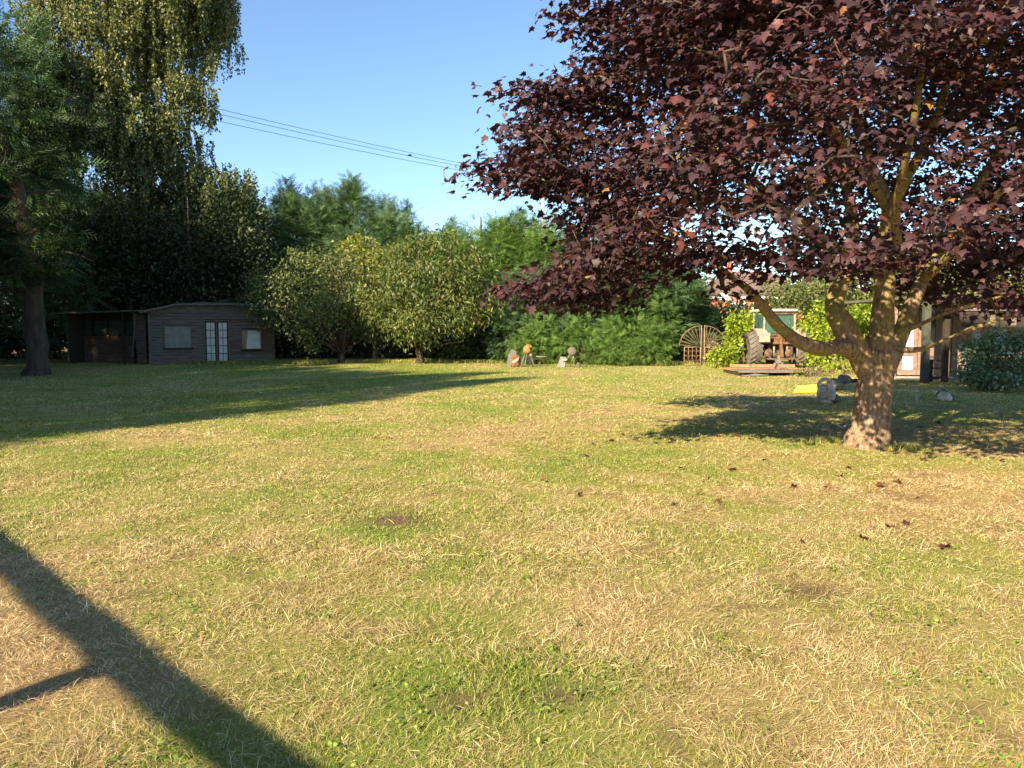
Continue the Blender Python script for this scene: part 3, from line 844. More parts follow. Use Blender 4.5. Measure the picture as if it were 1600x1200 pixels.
# background trees behind the house plot on the right
for px, Yd, lob, lab in (
    (1225, 50, [(1222, 466, 0, 46, 34, 46), (1190, 500, 0, 30, 20, 30)], 'pale green tree behind the tractor cab'),
    (1290, 52, [(1290, 450, 0, 60, 46, 60), (1250, 480, 0, 40, 30, 40)], 'pale green tree glimpsed between the maple limbs'),
    (1140, 42, [(1145, 502, 0, 26, 13, 26), (1122, 506, 0, 16, 11, 18)], 'low yellowish bush below the brick house'),
    (1400, 50, [(1400, 440, 0, 70, 56, 66), (1360, 490, 0, 50, 30, 50)], 'green tree behind the timber building, right of the maple fork'),
    (1520, 46, [(1500, 430, 0, 80, 60, 70), (1580, 450, 0, 80, 60, 70), (1660, 430, 0, 80, 70, 70)], 'dense dark green tree behind the roof at the right edge'),
    (1240, 44, [(1240, 520, 0, 60, 30, 40), (1180, 525, 0, 50, 26, 40)], 'shaded hedge bush behind the tractor')):
    broadleaf('background_tree', px, Yd, lob, 2.3, 14, .24, M['backtree'], lab, 'tree', ball=.55, trunk=.2, twigs=16, group='broadleaf trees behind the buildings on the right')

# low dark undergrowth in the shade beneath and behind the far trees, so nothing beyond shows
def undergrowth():
    lob = []
    for k in range(44):
        x = -46 + k * 1.35
        y = (41.5 if x < -6 else 39.5) + random.uniform(-.8, .8) + (3 if x < -30 else 0)
        lob.append(((x, y, random.uniform(.8, 1.6)), (1.7, 1.3, random.uniform(1.5, 2.3))))
    for k in range(26):
        lob.append(((-25 - k * .45, 36 - k * 1.6, 1.2), (1.6, 1.6, 2.4)))
    T, A = lobes_tips(lob, 2.4, inner=.35, noise_amp=.12, zmin=.02)
    me = tips_to_foliage('undergrowth', T, A, 12, .6, .6, .5, .26, OVAL_V, OVAL_F, droop=.2, njit=.7, djit=.8, rb=RNG.random(len(T)))
    tag(link('undergrowth', me, None, M['shade_foliage']), 'dark tangled undergrowth in the shade beneath the far trees', 'undergrowth', kind='stuff')
    lob = []
    for k in range(34):
        x = 16 + k * 2.6; y = 82 + random.uniform(-4, 6) - max(0, k - 12) * 1.6
        lob.append(((x, y, random.uniform(1.5, 3)), (3.6, 3.2, random.uniform(3.5, 6))))
    T, A = lobes_tips(lob, 1.1, inner=.3, noise_amp=.12, zmin=.02)
    me = tips_to_foliage('far_trees', T, A, 14, 1, 1, .8, .42, OVAL_V, OVAL_F, droop=.2, njit=.7, djit=.8, rb=RNG.random(len(T)))
    tag(link('far_trees', me, None, M['backtree']), 'distant line of greenery behind the buildings on the right', 'trees', kind='stuff')
undergrowth()

# ------------------------------------------------------------------ the maple
def maple():
    Y0 = 10.46
    b = P(1352, 697, Y0)
    bx, by = float(b[0]), Y0
    e = empty('maple_tree', (bx, by, 0), 'large purple leaved maple with a stout forked trunk on the right of the lawn', 'tree')
    def q(px, py, Yd):
        p = P(px, py, Yd); return (p[0] - bx, p[1] - by, p[2])
    paths = [
        ([(0.0, 0, -.12), (.02, 0, .04), (.045, .0, .2), (.06, 0, .42), (.085, 0, .72), (.13, 0, 1.0), (.16, 0, 1.25), (.15, .03, 1.5)], [.31, .285, .262, .238, .218, .222, .24, .17]),
        # left limb
        ([(.06, 0, .95), q(1338, 545, 10.4), q(1316, 505, 10.4), q(1303, 475, 10.5), q(1318, 430, 10.6), q(1334, 360, 10.8), q(1310, 250, 11), q(1260, 120, 11), q(1230, -20, 10.6), q(1200, -160, 10.4)], [.16, .165, .145, .125, .10, .08, .065, .052, .04, .025]),
        # low left bough
        ([(.02, 0, 1.1), q(1318, 543, 10.2), q(1285, 546, 10.0), q(1245, 532, 9.9), q(1215, 508, 9.8), q(1190, 475, 9.7), q(1160, 445, 9.6), q(1095, 400, 9.3), q(1010, 355, 9.0), q(920, 315, 8.6)], [.12, .105, .09, .08, .07, .055, .042, .03, .02, .008]),
        # central
        ([(.15, 0, 1.1), q(1378, 520, 10.5), q(1382, 450, 10.6), q(1380, 390, 10.6), q(1388, 325, 10.5), q(1360, 255, 10.4), q(1335, 160, 10.2), q(1310, 20, 10.2), q(1300, -120, 10)], [.19, .16, .135, .11, .088, .062, .05, .04, .025]),
        ([q(1386, 340, 10.5), q(1412, 285, 10.3), q(1440, 235, 10.2), q(1475, 150, 10), q(1500, 20, 9.9), q(1530, -120, 9.8)], [.085, .07, .06, .05, .04, .02]),
        # right limb
        ([(.2, 0, 1.05), q(1402, 535, 10.5), q(1420, 490, 10.6), q(1440, 440, 10.7), q(1475, 370, 10.9), q(1530, 285, 11), q(1560, 235, 11), q(1610, 130, 11.2), q(1680, 0, 11.4)], [.14, .12, .10, .085, .072, .062, .052, .04, .025]),
        ([q(1405, 520, 10.5), q(1445, 503, 10.3), q(1480, 488, 10.0), q(1540, 470, 9.7), q(1620, 440, 9.4)], [.05, .04, .032, .024, .01]),
        ([q(1400, 545, 10.4), q(1440, 545, 10.2), q(1490, 525, 9.8), q(1560, 500, 9.5), q(1650, 480, 9.3)], [.05, .04, .03, .02, .01]),
        ([q(1375, 400, 10.5), q(1340, 393, 10.0), q(1290, 380, 9.6), q(1232, 370, 9.2)], [.04, .03, .025, .012]),
        ([q(1380, 425, 10.5), q(1330, 400, 9.6), q(1230, 330, 8.4), q(1120, 265, 7.7), q(1040, 225, 7.4)], [.06, .05, .035, .02, .008]),
        ([q(1388, 330, 10.6), q(1300, 200, 9.2), q(1170, 110, 8.5), q(1040, 60, 8.2)], [.06, .045, .025, .008]),
        ([q(1410, 420, 10.6), q(1400, 330, 9.4), q(1430, 180, 8.2), q(1450, 20, 7.6)], [.06, .05, .035, .015]),
        ([q(1440, 440, 10.7), q(1500, 380, 9.6), q(1580, 280, 8.8), q(1700, 150, 8.4)], [.06, .05, .035, .015]),
        ([q(1318, 430, 10.6), q(1230, 330, 11.6), q(1080, 200, 12.6), q(930, 90, 13)], [.07, .06, .04, .015]),
        ([q(1382, 400, 10.7), q(1400, 300, 12.4), q(1430, 180, 14), q(1440, 60, 14.6)], [.07, .06, .04, .015]),
        ([q(1440, 420, 10.8), q(1500, 360, 12.5), q(1560, 260, 14), q(1640, 180, 14.6)], [.07, .06, .04, .015]),
    ]
    nodes = np.array([p for path, _ in paths[1:] for p in path[2:]])
    # crown envelope, world space relative to the trunk foot
    cen = np.array((.15, .2, 5.0)); rad = np.array((5.5, 5.0, 3.9))
    poly = [(700, -400), (885, -60), (900, 0), (880, 12), (893, 45), (925, 85), (915, 118), (868, 120), (822, 143), (800, 150), (806, 168), (850, 178), (812, 195), (786, 212), (800, 232), (770, 262), (754, 272), (760, 284), (800, 280),
            (838, 300), (862, 330), (872, 380), (862, 415), (822, 440), (812, 452), (850, 458), (880, 480), (905, 482), (950, 468), (1010, 450), (1060, 422), (1100, 422), (1145, 418), (1180, 412), (1240, 420), (1300, 436),
            (1360, 448), (1420, 458), (1500, 480), (1580, 500), (1700, 520), (2400, 560), (2400, -1500), (700, -1500)]
    poly = np.array(poly, float)
    def inside(x, y):
        r = np.zeros(len(x), bool)
        n = len(poly)
        for i in range(n):
            x1, y1 = poly[i]; x2, y2 = poly[(i + 1) % n]
            c = ((y1 > y) != (y2 > y)) & (x < (x2 - x1) * (y - y1) / (y2 - y1 + 1e-9) + x1)
            r ^= c
        return r
    n = 9000
    n = 15000
    zz = 1.8 + 6.9 * RNG.random(n)
    prof = np.interp(zz, [1.8, 2.6, 3.8, 5.2, 6.5, 7.8, 8.7], [.80, .95, 1.0, .82, .66, .40, .1])
    aa = RNG.random(n) * 2 * math.pi; rr = np.sqrt(RNG.random(n))
    pts = np.stack((.15 + np.cos(aa) * rr * 5.5 * prof, .15 + np.sin(aa) * rr * 5.0 * prof, zz), 1)
    edge = np.maximum(rr, (zz - 5.5) / 3.2)
    w = np.where(edge > .62, 1.0, .40)
    # layers: boughs make tiers with gaps
    tier = vnoise(pts[:, 0] * 1.0 + pts[:, 1] * .7 + 40, pts[:, 2] * 2.4 + pts[:, 1] * .8, 1.25, 77)
    void = vnoise(pts[:, 0] * .9 + pts[:, 1] * .5 + 11, pts[:, 2] * 1.5 - pts[:, 1] * .5, 1.1, 88)
    keep = (RNG.random(n) < w * sm(tier, .36, .54) * sm(void, .10, .30))
    u, v = PX(pts + np.array((bx, by, 0)))
    # clusters high on the left are left out to let sunlight reach the grass beyond
    lx, ly = pts[:, 0] + bx + pts[:, 2] * TANI * SH[0], pts[:, 1] + by + pts[:, 2] * TANI * SH[1]
    keep &= ~((ly > 17.9) & (lx < 8.6) & (lx > 5.5))
    keep &= inside(u, v)
    # keep the fork and main limbs open to view, as the boughs there are bare
    depth = pts[:, 1]
    open_ = (((u - 1395) / 80) ** 2 + ((v - 310) / 75) ** 2 < 1) & (depth < .15) | (((u - 1550) / 45) ** 2 + ((v - 265) / 50) ** 2 < 1) & (depth < .4)
    open_ |= (((u - 1370) / 140) ** 2 + ((v - 500) / 70) ** 2 < 1) & (depth < .6)
    keep &= ~(open_ & (RNG.random(n) < .97))
    T = pts[keep]
    # individual reaching sprays on the left side
    extra = []
    for px, py, Yd in ((742, 268, 8.6), (765, 272, 8.6), (800, 270, 8.6), (780, 262, 8.7), (760, 278, 8.5), (790, 205, 8.8), (812, 210, 8.8), (835, 200, 8.8), (798, 145, 9), (812, 150, 9), (825, 158, 9), (850, 165, 9), (875, 120, 9),
                       (885, 20, 9), (900, 30, 9), (880, 12, 9), (805, 452, 8.6), (820, 450, 8.6), (835, 455, 8.7), (852, 458, 8.8), (812, 460, 8.7), (868, 452, 8.9), (745, 270, 8.7), (772, 280, 8.5), (785, 266, 8.7), (815, 268, 8.7), (832, 270, 8.7), (850, 285, 8.8), (825, 282, 8.7), (870, 345, 9), (868, 480, 9.4), (880, 470, 9.4), (1200, 440, 9.3), (1160, 448, 9.3), (1270, 425, 9.3), (1130, 452, 9)):
        extra.append(q(px, py, Yd))
    for path_ in (((1010, 330, 8.9), (900, 300, 8.7), (830, 276, 8.6), (745, 270, 8.6)), ((1000, 230, 8.9), (900, 215, 8.8), (850, 205, 8.8), (790, 208, 8.8)),
                  ((980, 170, 9), (900, 160, 9), (850, 150, 9), (800, 148, 9)), ((980, 60, 9), (925, 40, 9), (885, 18, 9)), ((980, 410, 8.9), (900, 440, 8.8), (850, 450, 8.7), (806, 456, 8.6)),
                  ((990, 460, 9.4), (930, 470, 9.4), (875, 478, 9.3)), ((960, 120, 9), (900, 120, 9), (872, 126, 9))):
        pw = [np.array(q(*c)) for c in path_]
        paths.append((pw, list(np.linspace(.016, .004, len(pw)))))
        for a_, b_ in zip(pw[:-1], pw[1:]):
            for k_ in range(5):
                extra.append(tuple(a_ + (b_ - a_) * random.random() + np.array((random.gauss(0, .06), random.gauss(0, .15), random.gauss(0, .07)))))
    T = np.concatenate((T, np.array(extra)))
    rel = T - np.array((0.1, 0.1, 3.0))
    A = rel / np.linalg.norm(rel, axis=1, keepdims=True)
    A[:, 2] = A[:, 2] * .35 - .05
    # twigs grown outward: each cluster joins the nearest point of the boughs or of twigs already grown
    dense = []
    for path, rr in paths[1:]:
        pp = np.array(path, float)
        for a_, b_ in zip(pp[:-1], pp[1:]):
            for t in (0, .2, .4, .6, .8): dense.append(a_ + (b_ - a_) * t)
        dense.append(pp[-1])
    net = np.array(dense)
    par = np.full(len(net) + 2 * len(T), -1); cnt = np.ones(len(par))
    order = np.argsort([np.min(np.linalg.norm(net - t, axis=1)) for t in T])
    nn = len(net); allp = np.zeros((len(par), 3)); allp[:nn] = net
    segs = []
    for ti in order:
        t = T[ti]
        dv = allp[:nn] - t
        dd = np.linalg.norm(dv, axis=1) + np.maximum(0, dv[:, 2]) * .6
        k_ = int(np.argmin(dd))
        st = allp[k_]; ln = np.linalg.norm(st - t)
        mid = (st + t) / 2 + np.array((random.gauss(0, .04), random.gauss(0, .04), .07 * ln + random.gauss(0, .02)))
        allp[nn] = mid; par[nn] = k_; allp[nn + 1] = t; par[nn + 1] = nn
        segs.append((k_, nn, nn + 1)); nn += 2
    for i_ in range(nn - 1, -1, -1):
        if par[i_] >= 0: cnt[par[i_]] += cnt[i_]
    tw = MB()
    for a_, m_, b_ in segs:
        r_ = lambda i: min(.05, .0045 * cnt[i] ** .42)
        tw.tube([allp[a_], allp[m_], allp[b_]], [r_(m_) * 1.1, r_(m_), r_(b_)], 4)
    # leaves
    per = 30
    m = len(T) * per
    TT = np.repeat(T, per, 0); AA = np.repeat(A, per, 0)
    s = RNG.random(m)
    C = TT - AA * ((s - .25) * .5)[:, None] + np.clip(RNG.normal(size=(m, 3)), -1.5, 1.5) * (.21, .21, .09)
    D = AA * .9 + RNG.normal(size=(m, 3)) * .6; D[:, 2] -= .45
    N = AA * .35 + (0, 0, .85) + RNG.normal(size=(m, 3)) * .38
    S = .052 + .062 * RNG.random(m) ** 1.4
    rb = np.repeat(RNG.random(len(T)), per)
    r = np.clip(.15 + .4 * rb + .45 * RNG.random(m) + np.where(RNG.random(m) < .012, .6, 0), 0, 1)
    wp = C + np.array((bx, by, 0))
    dist = np.linalg.norm(wp - np.array((0, 0, EYE)), axis=1)
    uu, vv = PX(wp)
    vis = (uu > 0) & (uu < 1600) & (vv > 0) & (vv < 1200)
    ordk = np.argsort(np.where(vis, dist, 1e3 + dist) - S * 12)
    big = ordk[:290]
    rest = np.ones(m, bool); rest[big] = False
    print('maple clusters', len(T), 'leaves', m)
    me = scatter('foliage', C[rest].astype(np.float32), D[rest], N[rest], S[rest], MAPLE_V, MAPLE_F, r[rest])
    fo = link('foliage', me, e, M['maple']); fo['kind'] = 'stuff'
    # the nearest leaves, one object each, over five shared leaf meshes
    shared = []
    for k in range(6):
        V = np.array(MAPLE_V) * (1, 1, .7 + .3 * k)
        lm = raw_mesh('leaf', V, np.concatenate(MAPLE_F), [len(f) for f in MAPLE_F], dict(rnd=np.full(len(V), .3 + .12 * k)))
        lm.materials.append(M['maple']); shared.append(lm)
    Xa, Da, Na = frames(D[big], N[big])
    for j, i in enumerate(big):
        o = bpy.data.objects.new('leaf', shared[j % 6])
        R = Matrix(((Xa[j][0], Da[j][0], Na[j][0]), (Xa[j][1], Da[j][1], Na[j][1]), (Xa[j][2], Da[j][2], Na[j][2]))).to_4x4()
        o.matrix_local = Matrix.Translation(Vector([float(c) for c in C[i]])) @ R @ Matrix.Scale(float(S[i]), 4)
        o.parent = e
        col.objects.link(o)
    tw.build('twigs', M['bark_dark'], e, True)
    o = limb_mesh(paths, 20, .014, 5).build('trunk', M['lichen'], e, True)
    # fluted swelling of the lower trunk
    me = o.data
    co = np.empty(len(me.vertices) * 3, np.float32); me.vertices.foreach_get('co', co); co = co.reshape(-1, 3)
    no = np.empty(len(me.vertices) * 3, np.float32); me.vertex_normals.foreach_get('vector', no); no = no.reshape(-1, 3)
    def n3(p, sc, sd):
        return (vnoise(p[:, 0] + p[:, 1] * .7, p[:, 2], sc, sd) + vnoise(p[:, 1] - p[:, 0] * .6, p[:, 2] * .8, sc, sd + 1)) * .5 - .5
    fat = np.clip(1.6 - co[:, 2] * .4, .25, 1)
    co += no * (n3(co, .22, 3) * .055 * fat + n3(co, .09, 5) * .018 * fat)[:, None]
    ang = np.arctan2(co[:, 1], co[:, 0] - .05)
    root = (.05 * np.maximum(0, np.sin(ang * 5 + .6)) + .0) * np.exp(-np.maximum(co[:, 2] + .12, 0) * 6) * (co[:, 2] < .8)
    co[:, 0] += np.cos(ang) * root; co[:, 1] += np.sin(ang) * root
    me.vertices.foreach_set('co', co.ravel()); me.update()
    # scar knot on the lower left of the trunk
    kn = MB(); kn.lathe([(.0, -.03), (.04, -.025), (.055, .0), (.05, .03), (.02, .05)], 10, 'y', (-.17, -.13, .52))
    kn.build('knot', M['lichen'], e, True)
maple()

# grass tuft at the foot of the trunk
def tuft(x, y, n, h, label, green=.8, r=.15):
    C = np.stack((x + RNG.normal(size=n) * r, y + RNG.normal(size=n) * r * .7, np.zeros(n)), 1)
    D = RNG.normal(size=(n, 3)) * .5; D[:, 2] = .8
    N = RNG.normal(size=(n, 3)) + (0, -.5, .3)
    ln = h * (.4 + .8 * RNG.random(n))
    me = scatter('grass_tuft', C.astype(np.float32), D, N, np.stack((.006 + 0 * ln, ln, ln), 1), [(-.5, 0, 0), (.5, 0, 0), (.4, .5, .08), (-.4, .5, .08), (0, 1, -.1)], [(0, 1, 2, 3), (3, 2, 4)], None, dict(green=(RNG.random(n) < green).astype(float)))
    tag(link('grass_tuft', me, None, M['grass']), label, 'grass', kind='stuff')
tuft(5.15, 10.2, 260, .12, 'tuft of greener grass at the right of the maple trunk foot')
tuft(4.35, 10.75, 240, .13, 'tuft of greener grass at the left of the maple trunk foot')

# fallen maple leaves
def fallen():
    spots = [(925, 695), (945, 693), (960, 690), (990, 688), (975, 680), (915, 712), (1065, 732), (1110, 748), (1095, 776), (846, 755), (902, 777), (1060, 792), (1122, 682), (1157, 684), (1172, 688), (1195, 720), (1308, 747), (1330, 733),
             (1375, 762), (1408, 757), (1437, 780), (1293, 763), (1562, 722), (1446, 720), (1388, 828), (1418, 824), (1257, 856), (1478, 858), (1122, 790), (1455, 688), (1438, 672), (1470, 664), (1530, 695), (1150, 735), (1245, 765), (1355, 850)]
    placed = []
    V = []
    for k in range(5):
        r = np.random.default_rng(k)
        v = np.array(MAPLE_V) + r.normal(size=(15, 3)) * (.03, .03, .10); v[:, 2] = np.abs(v[:, 2]) * 1.1 + np.abs(v[:, 0]) * .25
        lm = raw_mesh('fallen_leaf', v, np.concatenate(MAPLE_F), [len(f) for f in MAPLE_F], dict(rnd=np.full(15, .15 + .17 * k)))
        lm.materials.append(M['fallen']); V.append(lm)
    for i, (px, py) in enumerate(spots):
        dz = (-F * ST + (600 - py) * CT); k = -EYE / dz
        x, y = (px - 800) * k, (F * CT + (600 - py) * ST) * k
        o = bpy.data.objects.new('fallen_leaf', V[i % 5])
        o.location = (x, y, float(height(x, y)) + .02)
        o.scale = (.07 + .03 * random.random(),) * 3
        o.rotation_euler = (random.gauss(0, .35), random.gauss(0, .35), random.random() * 6.28)
        col.objects.link(o)
        own = {(1388, 828): 'larger red brown fallen leaf, left one of the pair nearest below the maple trunk', (1418, 824): 'small round dark fallen leaf, right one of the pair below the maple trunk',
               (1257, 856): 'reddish curled fallen leaf lying alone in greener grass, lower left of the maple', (1478, 858): 'flat brown fallen leaf lowest on the right side of the lawn',
               (846, 755): 'dark fallen leaf farthest left on the sunlit straw', (1060, 792): 'fallen leaf lying alone, lowest in the middle of the lawn',
               (1562, 722): 'small dark fallen leaf closest to the right edge of the picture', (1437, 780): 'broad brown fallen leaf right of the two curled ones before the trunk'}
        tag(o, own.get((px, py), 'small curled dark maple leaf scattered on the dry grass around the maple'), 'leaf', 'fallen maple leaves on the lawn')
fallen()

# ------------------------------------------------------------------ shed
def shed():
    a = P(235, 560, 34.4); b = P(428, 560, 36.4)
    ang = math.atan2(b[1] - a[1], b[0] - a[0]); Wd = math.hypot(b[0] - a[0], b[1] - a[1])
    e = empty('shed', (a[0], a[1], 0), 'weathered grey timber shed with white paned french doors under the trees', 'shed', rz=ang)
    Hh = 2.28
    k = Wd / 193.0
    ux = lambda px: (px - 235) * k
    # openings: x0,x1,z0,z1
    zz = lambda py: EYE - (py - 513) * 35.2 / F
    wl = (ux(258), ux(297), zz(543), zz(510)); wr = (ux(377), ux(407), zz(546), zz(516)); dr = (ux(319), ux(355), .06, zz(502))
    ops = [wl, wr, dr]
    MB().box(0.02, Wd - .02, .04, .10, 0.02, Hh).build('backing_wall', M['dark_wood'], e)
    nb = 17
    bh = Hh / nb
    for i in range(nb):
        z0, z1 = i * bh, (i + 1) * bh - .012
        segs = [(0, Wd)]
        for x0, x1, q0, q1 in ops:
            if z1 > q0 - .02 and z0 < q1 + .02:
                new = []
                for s0, s1 in segs:
                    if x0 > s0 and x1 < s1: new += [(s0, x0), (x1, s1)]
                    else: new.append((s0, s1))
                segs = new
        for s0, s1 in segs:
            if i % 3 == 1 and s1 - s0 > 2.2 :
                mid = s0 + (s1 - s0) * (.35 + .3 * random.random()); parts = [(s0, mid - .004), (mid + .004, s1)]
            else: parts = [(s0, s1)]
            for p0, p1 in parts:
                t = random.uniform(-.006, .006)
                mb = MB()
                mb.add([(p0, .0 - .018, z0 + t), (p1, .0 - .018, z0 - t), (p1, .035, z0 - t), (p0, .035, z0 + t), (p0, .012, z1 + t), (p1, .012, z1 - t), (p1, .035, z1 - t), (p0, .035, z1 + t)],
                       [(0,3,2,1),(4,5,6,7),(0,1,5,4),(1,2,6,5),(2,3,7,6),(3,0,4,7)])
                mb.build('board', M['old_wood'] if p0 < Wd * .62 + random.uniform(-.5, .5) else M['old_wood_red'], e)
    MB().box(-.05, .03, -.035, .05, 0, Hh + .02).build('corner_post', M['grey_plank'], e, bevel=.004)
    MB().box(Wd - .03, Wd + .05, -.035, .05, 0, Hh - .02).build('corner_post', M['old_wood_red'], e, bevel=.004)
    # side and rear walls
    MB().box(-.04, 0.0, .052, 3.0, 0, Hh).build('side_wall', M['old_wood'], e)
    MB().box(Wd, Wd + .04, .052, 3.0, 0, Hh).build('side_wall', M['old_wood_red'], e)
    MB().box(.0, Wd, 3.0, 3.05, 0, Hh).build('rear_wall', M['dark_wood'], e)
    # roof: shallow hump with a sagging fascia
    xs = [-.35, 0.2, 1.1, 2.2, 3.6, 4.9, Wd + .25]
    zt = [Hh + .02, Hh + .14, Hh + .36, Hh + .42, Hh + .40, Hh + .34, Hh + .05]
    vs, fs = [], []
    for y, dz in ((-.28, 0), (1.5, .12), (3.2, -.02)):
        for x, z in zip(xs, zt): vs.append((x, y, z + dz))
        for x, z in zip(xs, zt): vs.append((x, y, z + dz - .05))
    n = len(xs)
    for r in range(2):
        for i in range(n - 1):
            o0, o1 = r * 2 * n, (r + 1) * 2 * n
            fs += [(o0 + i, o0 + i + 1, o1 + i + 1, o1 + i), (o0 + n + i, o1 + n + i, o1 + n + i + 1, o0 + n + i + 1)]
    for i in range(n - 1): fs += [(i, n + i, n + i + 1, i + 1), (4 * n + i, 4 * n + i + 1, 5 * n + i + 1, 5 * n + i)]
    rf = MB().add(vs, fs).build('roof', M['felt'], e)
    fb = MB()
    for i in range(n - 1):
        x0, x1 = xs[i], xs[i + 1]
        fb.add([(x0, -.02, Hh + .005), (x1, -.02, Hh + .005), (x1, -.02, zt[i + 1] - .055), (x0, -.02, zt[i] - .055), (x0, .03, Hh + .005), (x1, .03, Hh + .005), (x1, .03, zt[i + 1] - .055), (x0, .03, zt[i] - .055)], [(0,1,2,3),(7,6,5,4)])
    fb.build('gable_boarding', M['old_wood'], e)
    MB().bar((-.38, -.30, Hh + .03), (1.1, -.30, Hh + .37), .03, .07).build('verge_board', M['grey_plank'], e)
    MB().bar((1.1, -.30, Hh + .37), (3.6, -.30, Hh + .41), .03, .06).build('verge_board', M['grey_plank'], e)
    MB().bar((0.1, -.06, Hh - .02), (1.0, -.06, Hh - .1), .02, .05).build('loose_board', M['grey_plank'], e)
    # windows
    for (x0, x1, z0, z1), kind, slant in ((wl, 'shade', 0), (wr, 'shade', .22)):
        f = MB(); t = .05
        f.box(x0 - t, x1 + t, -.05, .0, z1, z1 + t); f.box(x0 - t, x0, -.05, .0, z0, z1); f.box(x1, x1 + t, -.05, .0, z0, z1)
        fo = f.build('window', M['old_wood'], e)
        MB().box(x0 - .08, x1 + .08, -.10, .0, z0 - .07, z0).build('sill', M['dark_wood'], fo)
        MB().box(x0, x1, .0, .012, z0, z1).build('pane', M['dimpane'] if slant else M['shade'], fo)
        if slant:
            MB().add([(x0 + slant * .8, -.006, z0 + .02), (x1 - .02, -.006, z0 + .02), (x1 - .02, -.006, z1 - .02), (x0 + slant * 1.15, -.006, z1 - .02), (x0 + slant * .8, -.002, z0 + .02), (x1 - .02, -.002, z0 + .02), (x1 - .02, -.002, z1 - .02), (x0 + slant * 1.15, -.002, z1 - .02)],
                     [(0,1,2,3),(7,6,5,4),(0,4,5,1),(1,5,6,2),(2,6,7,3),(3,7,4,0)]).build('blind', M['pane'], fo)
    MB().box(wl[0] - .02, wl[1] + .02, -.07, -.052, wl[3] + .10, wl[3] + .26).build('shutter_board', M['old_wood'], e)
    # french doors
    x0, x1, z0, z1 = dr
    midx = (x0 + x1) / 2
    f = MB(); f.box(x0 - .05, x0, -.05, .03, 0, z1 + .05); f.box(x1, x1 + .05, -.05, .03, 0, z1 + .05); f.box(x0, x1, -.05, .03, z1, z1 + .05)
    f.build('door_frame', M['old_wood'], e)
    for a0, a1 in ((x0, midx - .03), (midx + .03, x1)):
        w = a1 - a0
        st = .045
        d = MB()
        d.box(a0, a0 + st, -.03, .01, z0, z1); d.box(a1 - st, a1, -.03, .01, z0, z1)
        d.box(a0 + st, a1 - st, -.03, .01, z0, z0 + .04); d.box(a0 + st, a1 - st, -.03, .01, z1 - .05, z1)
        gx0, gx1, gz0, gz1 = a0 + st, a1 - st, z0 + .04, z1 - .05
        cw = (gx1 - gx0) / 2; ch = (gz1 - gz0) / 5
        d.box(gx0 + cw - .011, gx0 + cw + .011, -.028, .008, gz0, gz1)
        for r in range(1, 5): d.box(gx0, gx0 + cw - .012, -.027, .007, gz0 + r * ch - .014, gz0 + r * ch + .014); d.box(gx0 + cw + .012, gx1, -.027, .007, gz0 + r * ch - .014, gz0 + r * ch + .014)
        do = d.build('door', M['dark_wood'], e)
        for r in range(5):
            for c in range(2):
                MB().box(gx0 + c * cw + .012, gx0 + (c + 1) * cw - .012, -.012, -.004, gz0 + r * ch + .015, gz0 + (r + 1) * ch - .015).build('pane', M['pane'], do)
    MB().box(midx - .028, midx + .028, -.04, .02, z0, z1).build('door_post', M['old_wood'], e)
shed()

def lean_to():
    a = P(108, 560, 35.4); b = P(232, 560, 34.5)
    ang = math.atan2(b[1] - a[1], b[0] - a[0]); Wd = math.hypot(b[0] - a[0], b[1] - a[1])
    e = empty('lean_to', (a[0], a[1], 0), 'dark open fronted timber lean-to with a row of four windows, left of the shed', 'lean-to', rz=ang)
    H = 2.25
    mb = MB().add([(-.5, -.3, H), (Wd - .05, -.3, H + .1), (Wd - .05, 2.5, H + .2), (-.5, 2.5, H + .1), (-.5, -.3, H + .06), (Wd - .05, -.3, H + .16), (Wd - .05, 2.5, H + .26), (-.5, 2.5, H + .16)],
                  [(0,3,2,1),(4,5,6,7),(0,1,5,4),(1,2,6,5),(2,3,7,6),(3,0,4,7)])
    mb.build('roof', M['felt'], e)
    for x in (0.0, .04 * Wd + 2.72):
        MB().box(x - .04, x + .04, -.04, .04, 0, H + .02).build('post', M['dark_wood'], e)
    nb = 9
    for i in range(nb):
        MB().box(0.05, 2.7, .9 - .01 * (i % 2), .93, i * .14, i * .14 + .128).build('board', M['old_wood_red'], e)
    MB().box(.05, 2.7, .9, .93, 2.02, 2.3).build('lintel', M['dark_wood'], e)
    for i, (p0, p1) in enumerate(((112, 122), (127, 147), (151, 172), (176, 194))):
        x0, x1 = (p0 - 108) / 124 * Wd, (p1 - 108) / 124 * Wd
        f = MB(); z0, z1 = 1.27, 2.0
        f.box(x0 - .04, x0, .88, .92, z0, z1); f.box(x1, x1 + .04, .88, .92, z0, z1); f.box(x0, x1, .88, .92, z1 - .04, z1); f.box(x0, x1, .88, .92, z0, z0 + .04)
        fo = f.build('window', M['dark_wood'], e)
        MB().box(x0, x1, .895, .905, z0 + .04, z1 - .04).build('pane', M['dimpane'], fo)
    for i in range(15):
        x0 = 2.86 + .012 * i * .5
        MB().box(Wd - .75 + .014 * (15 - i), Wd - .09, -.01 - .006 * (i % 2), .02, .05 + i * .145, .05 + i * .145 + .13).build('board', M['old_wood_red'], e)
    MB().bar((Wd - .80, -.03, .3), (Wd - .56, -.03, H), .04, .04).build('brace', M['grey_plank'], e)
    for x0 in (0.0,):
        MB().box(-.02, .02, .05, 2.4, 0, H).build('side_wall', M['dark_wood'], e)
lean_to()

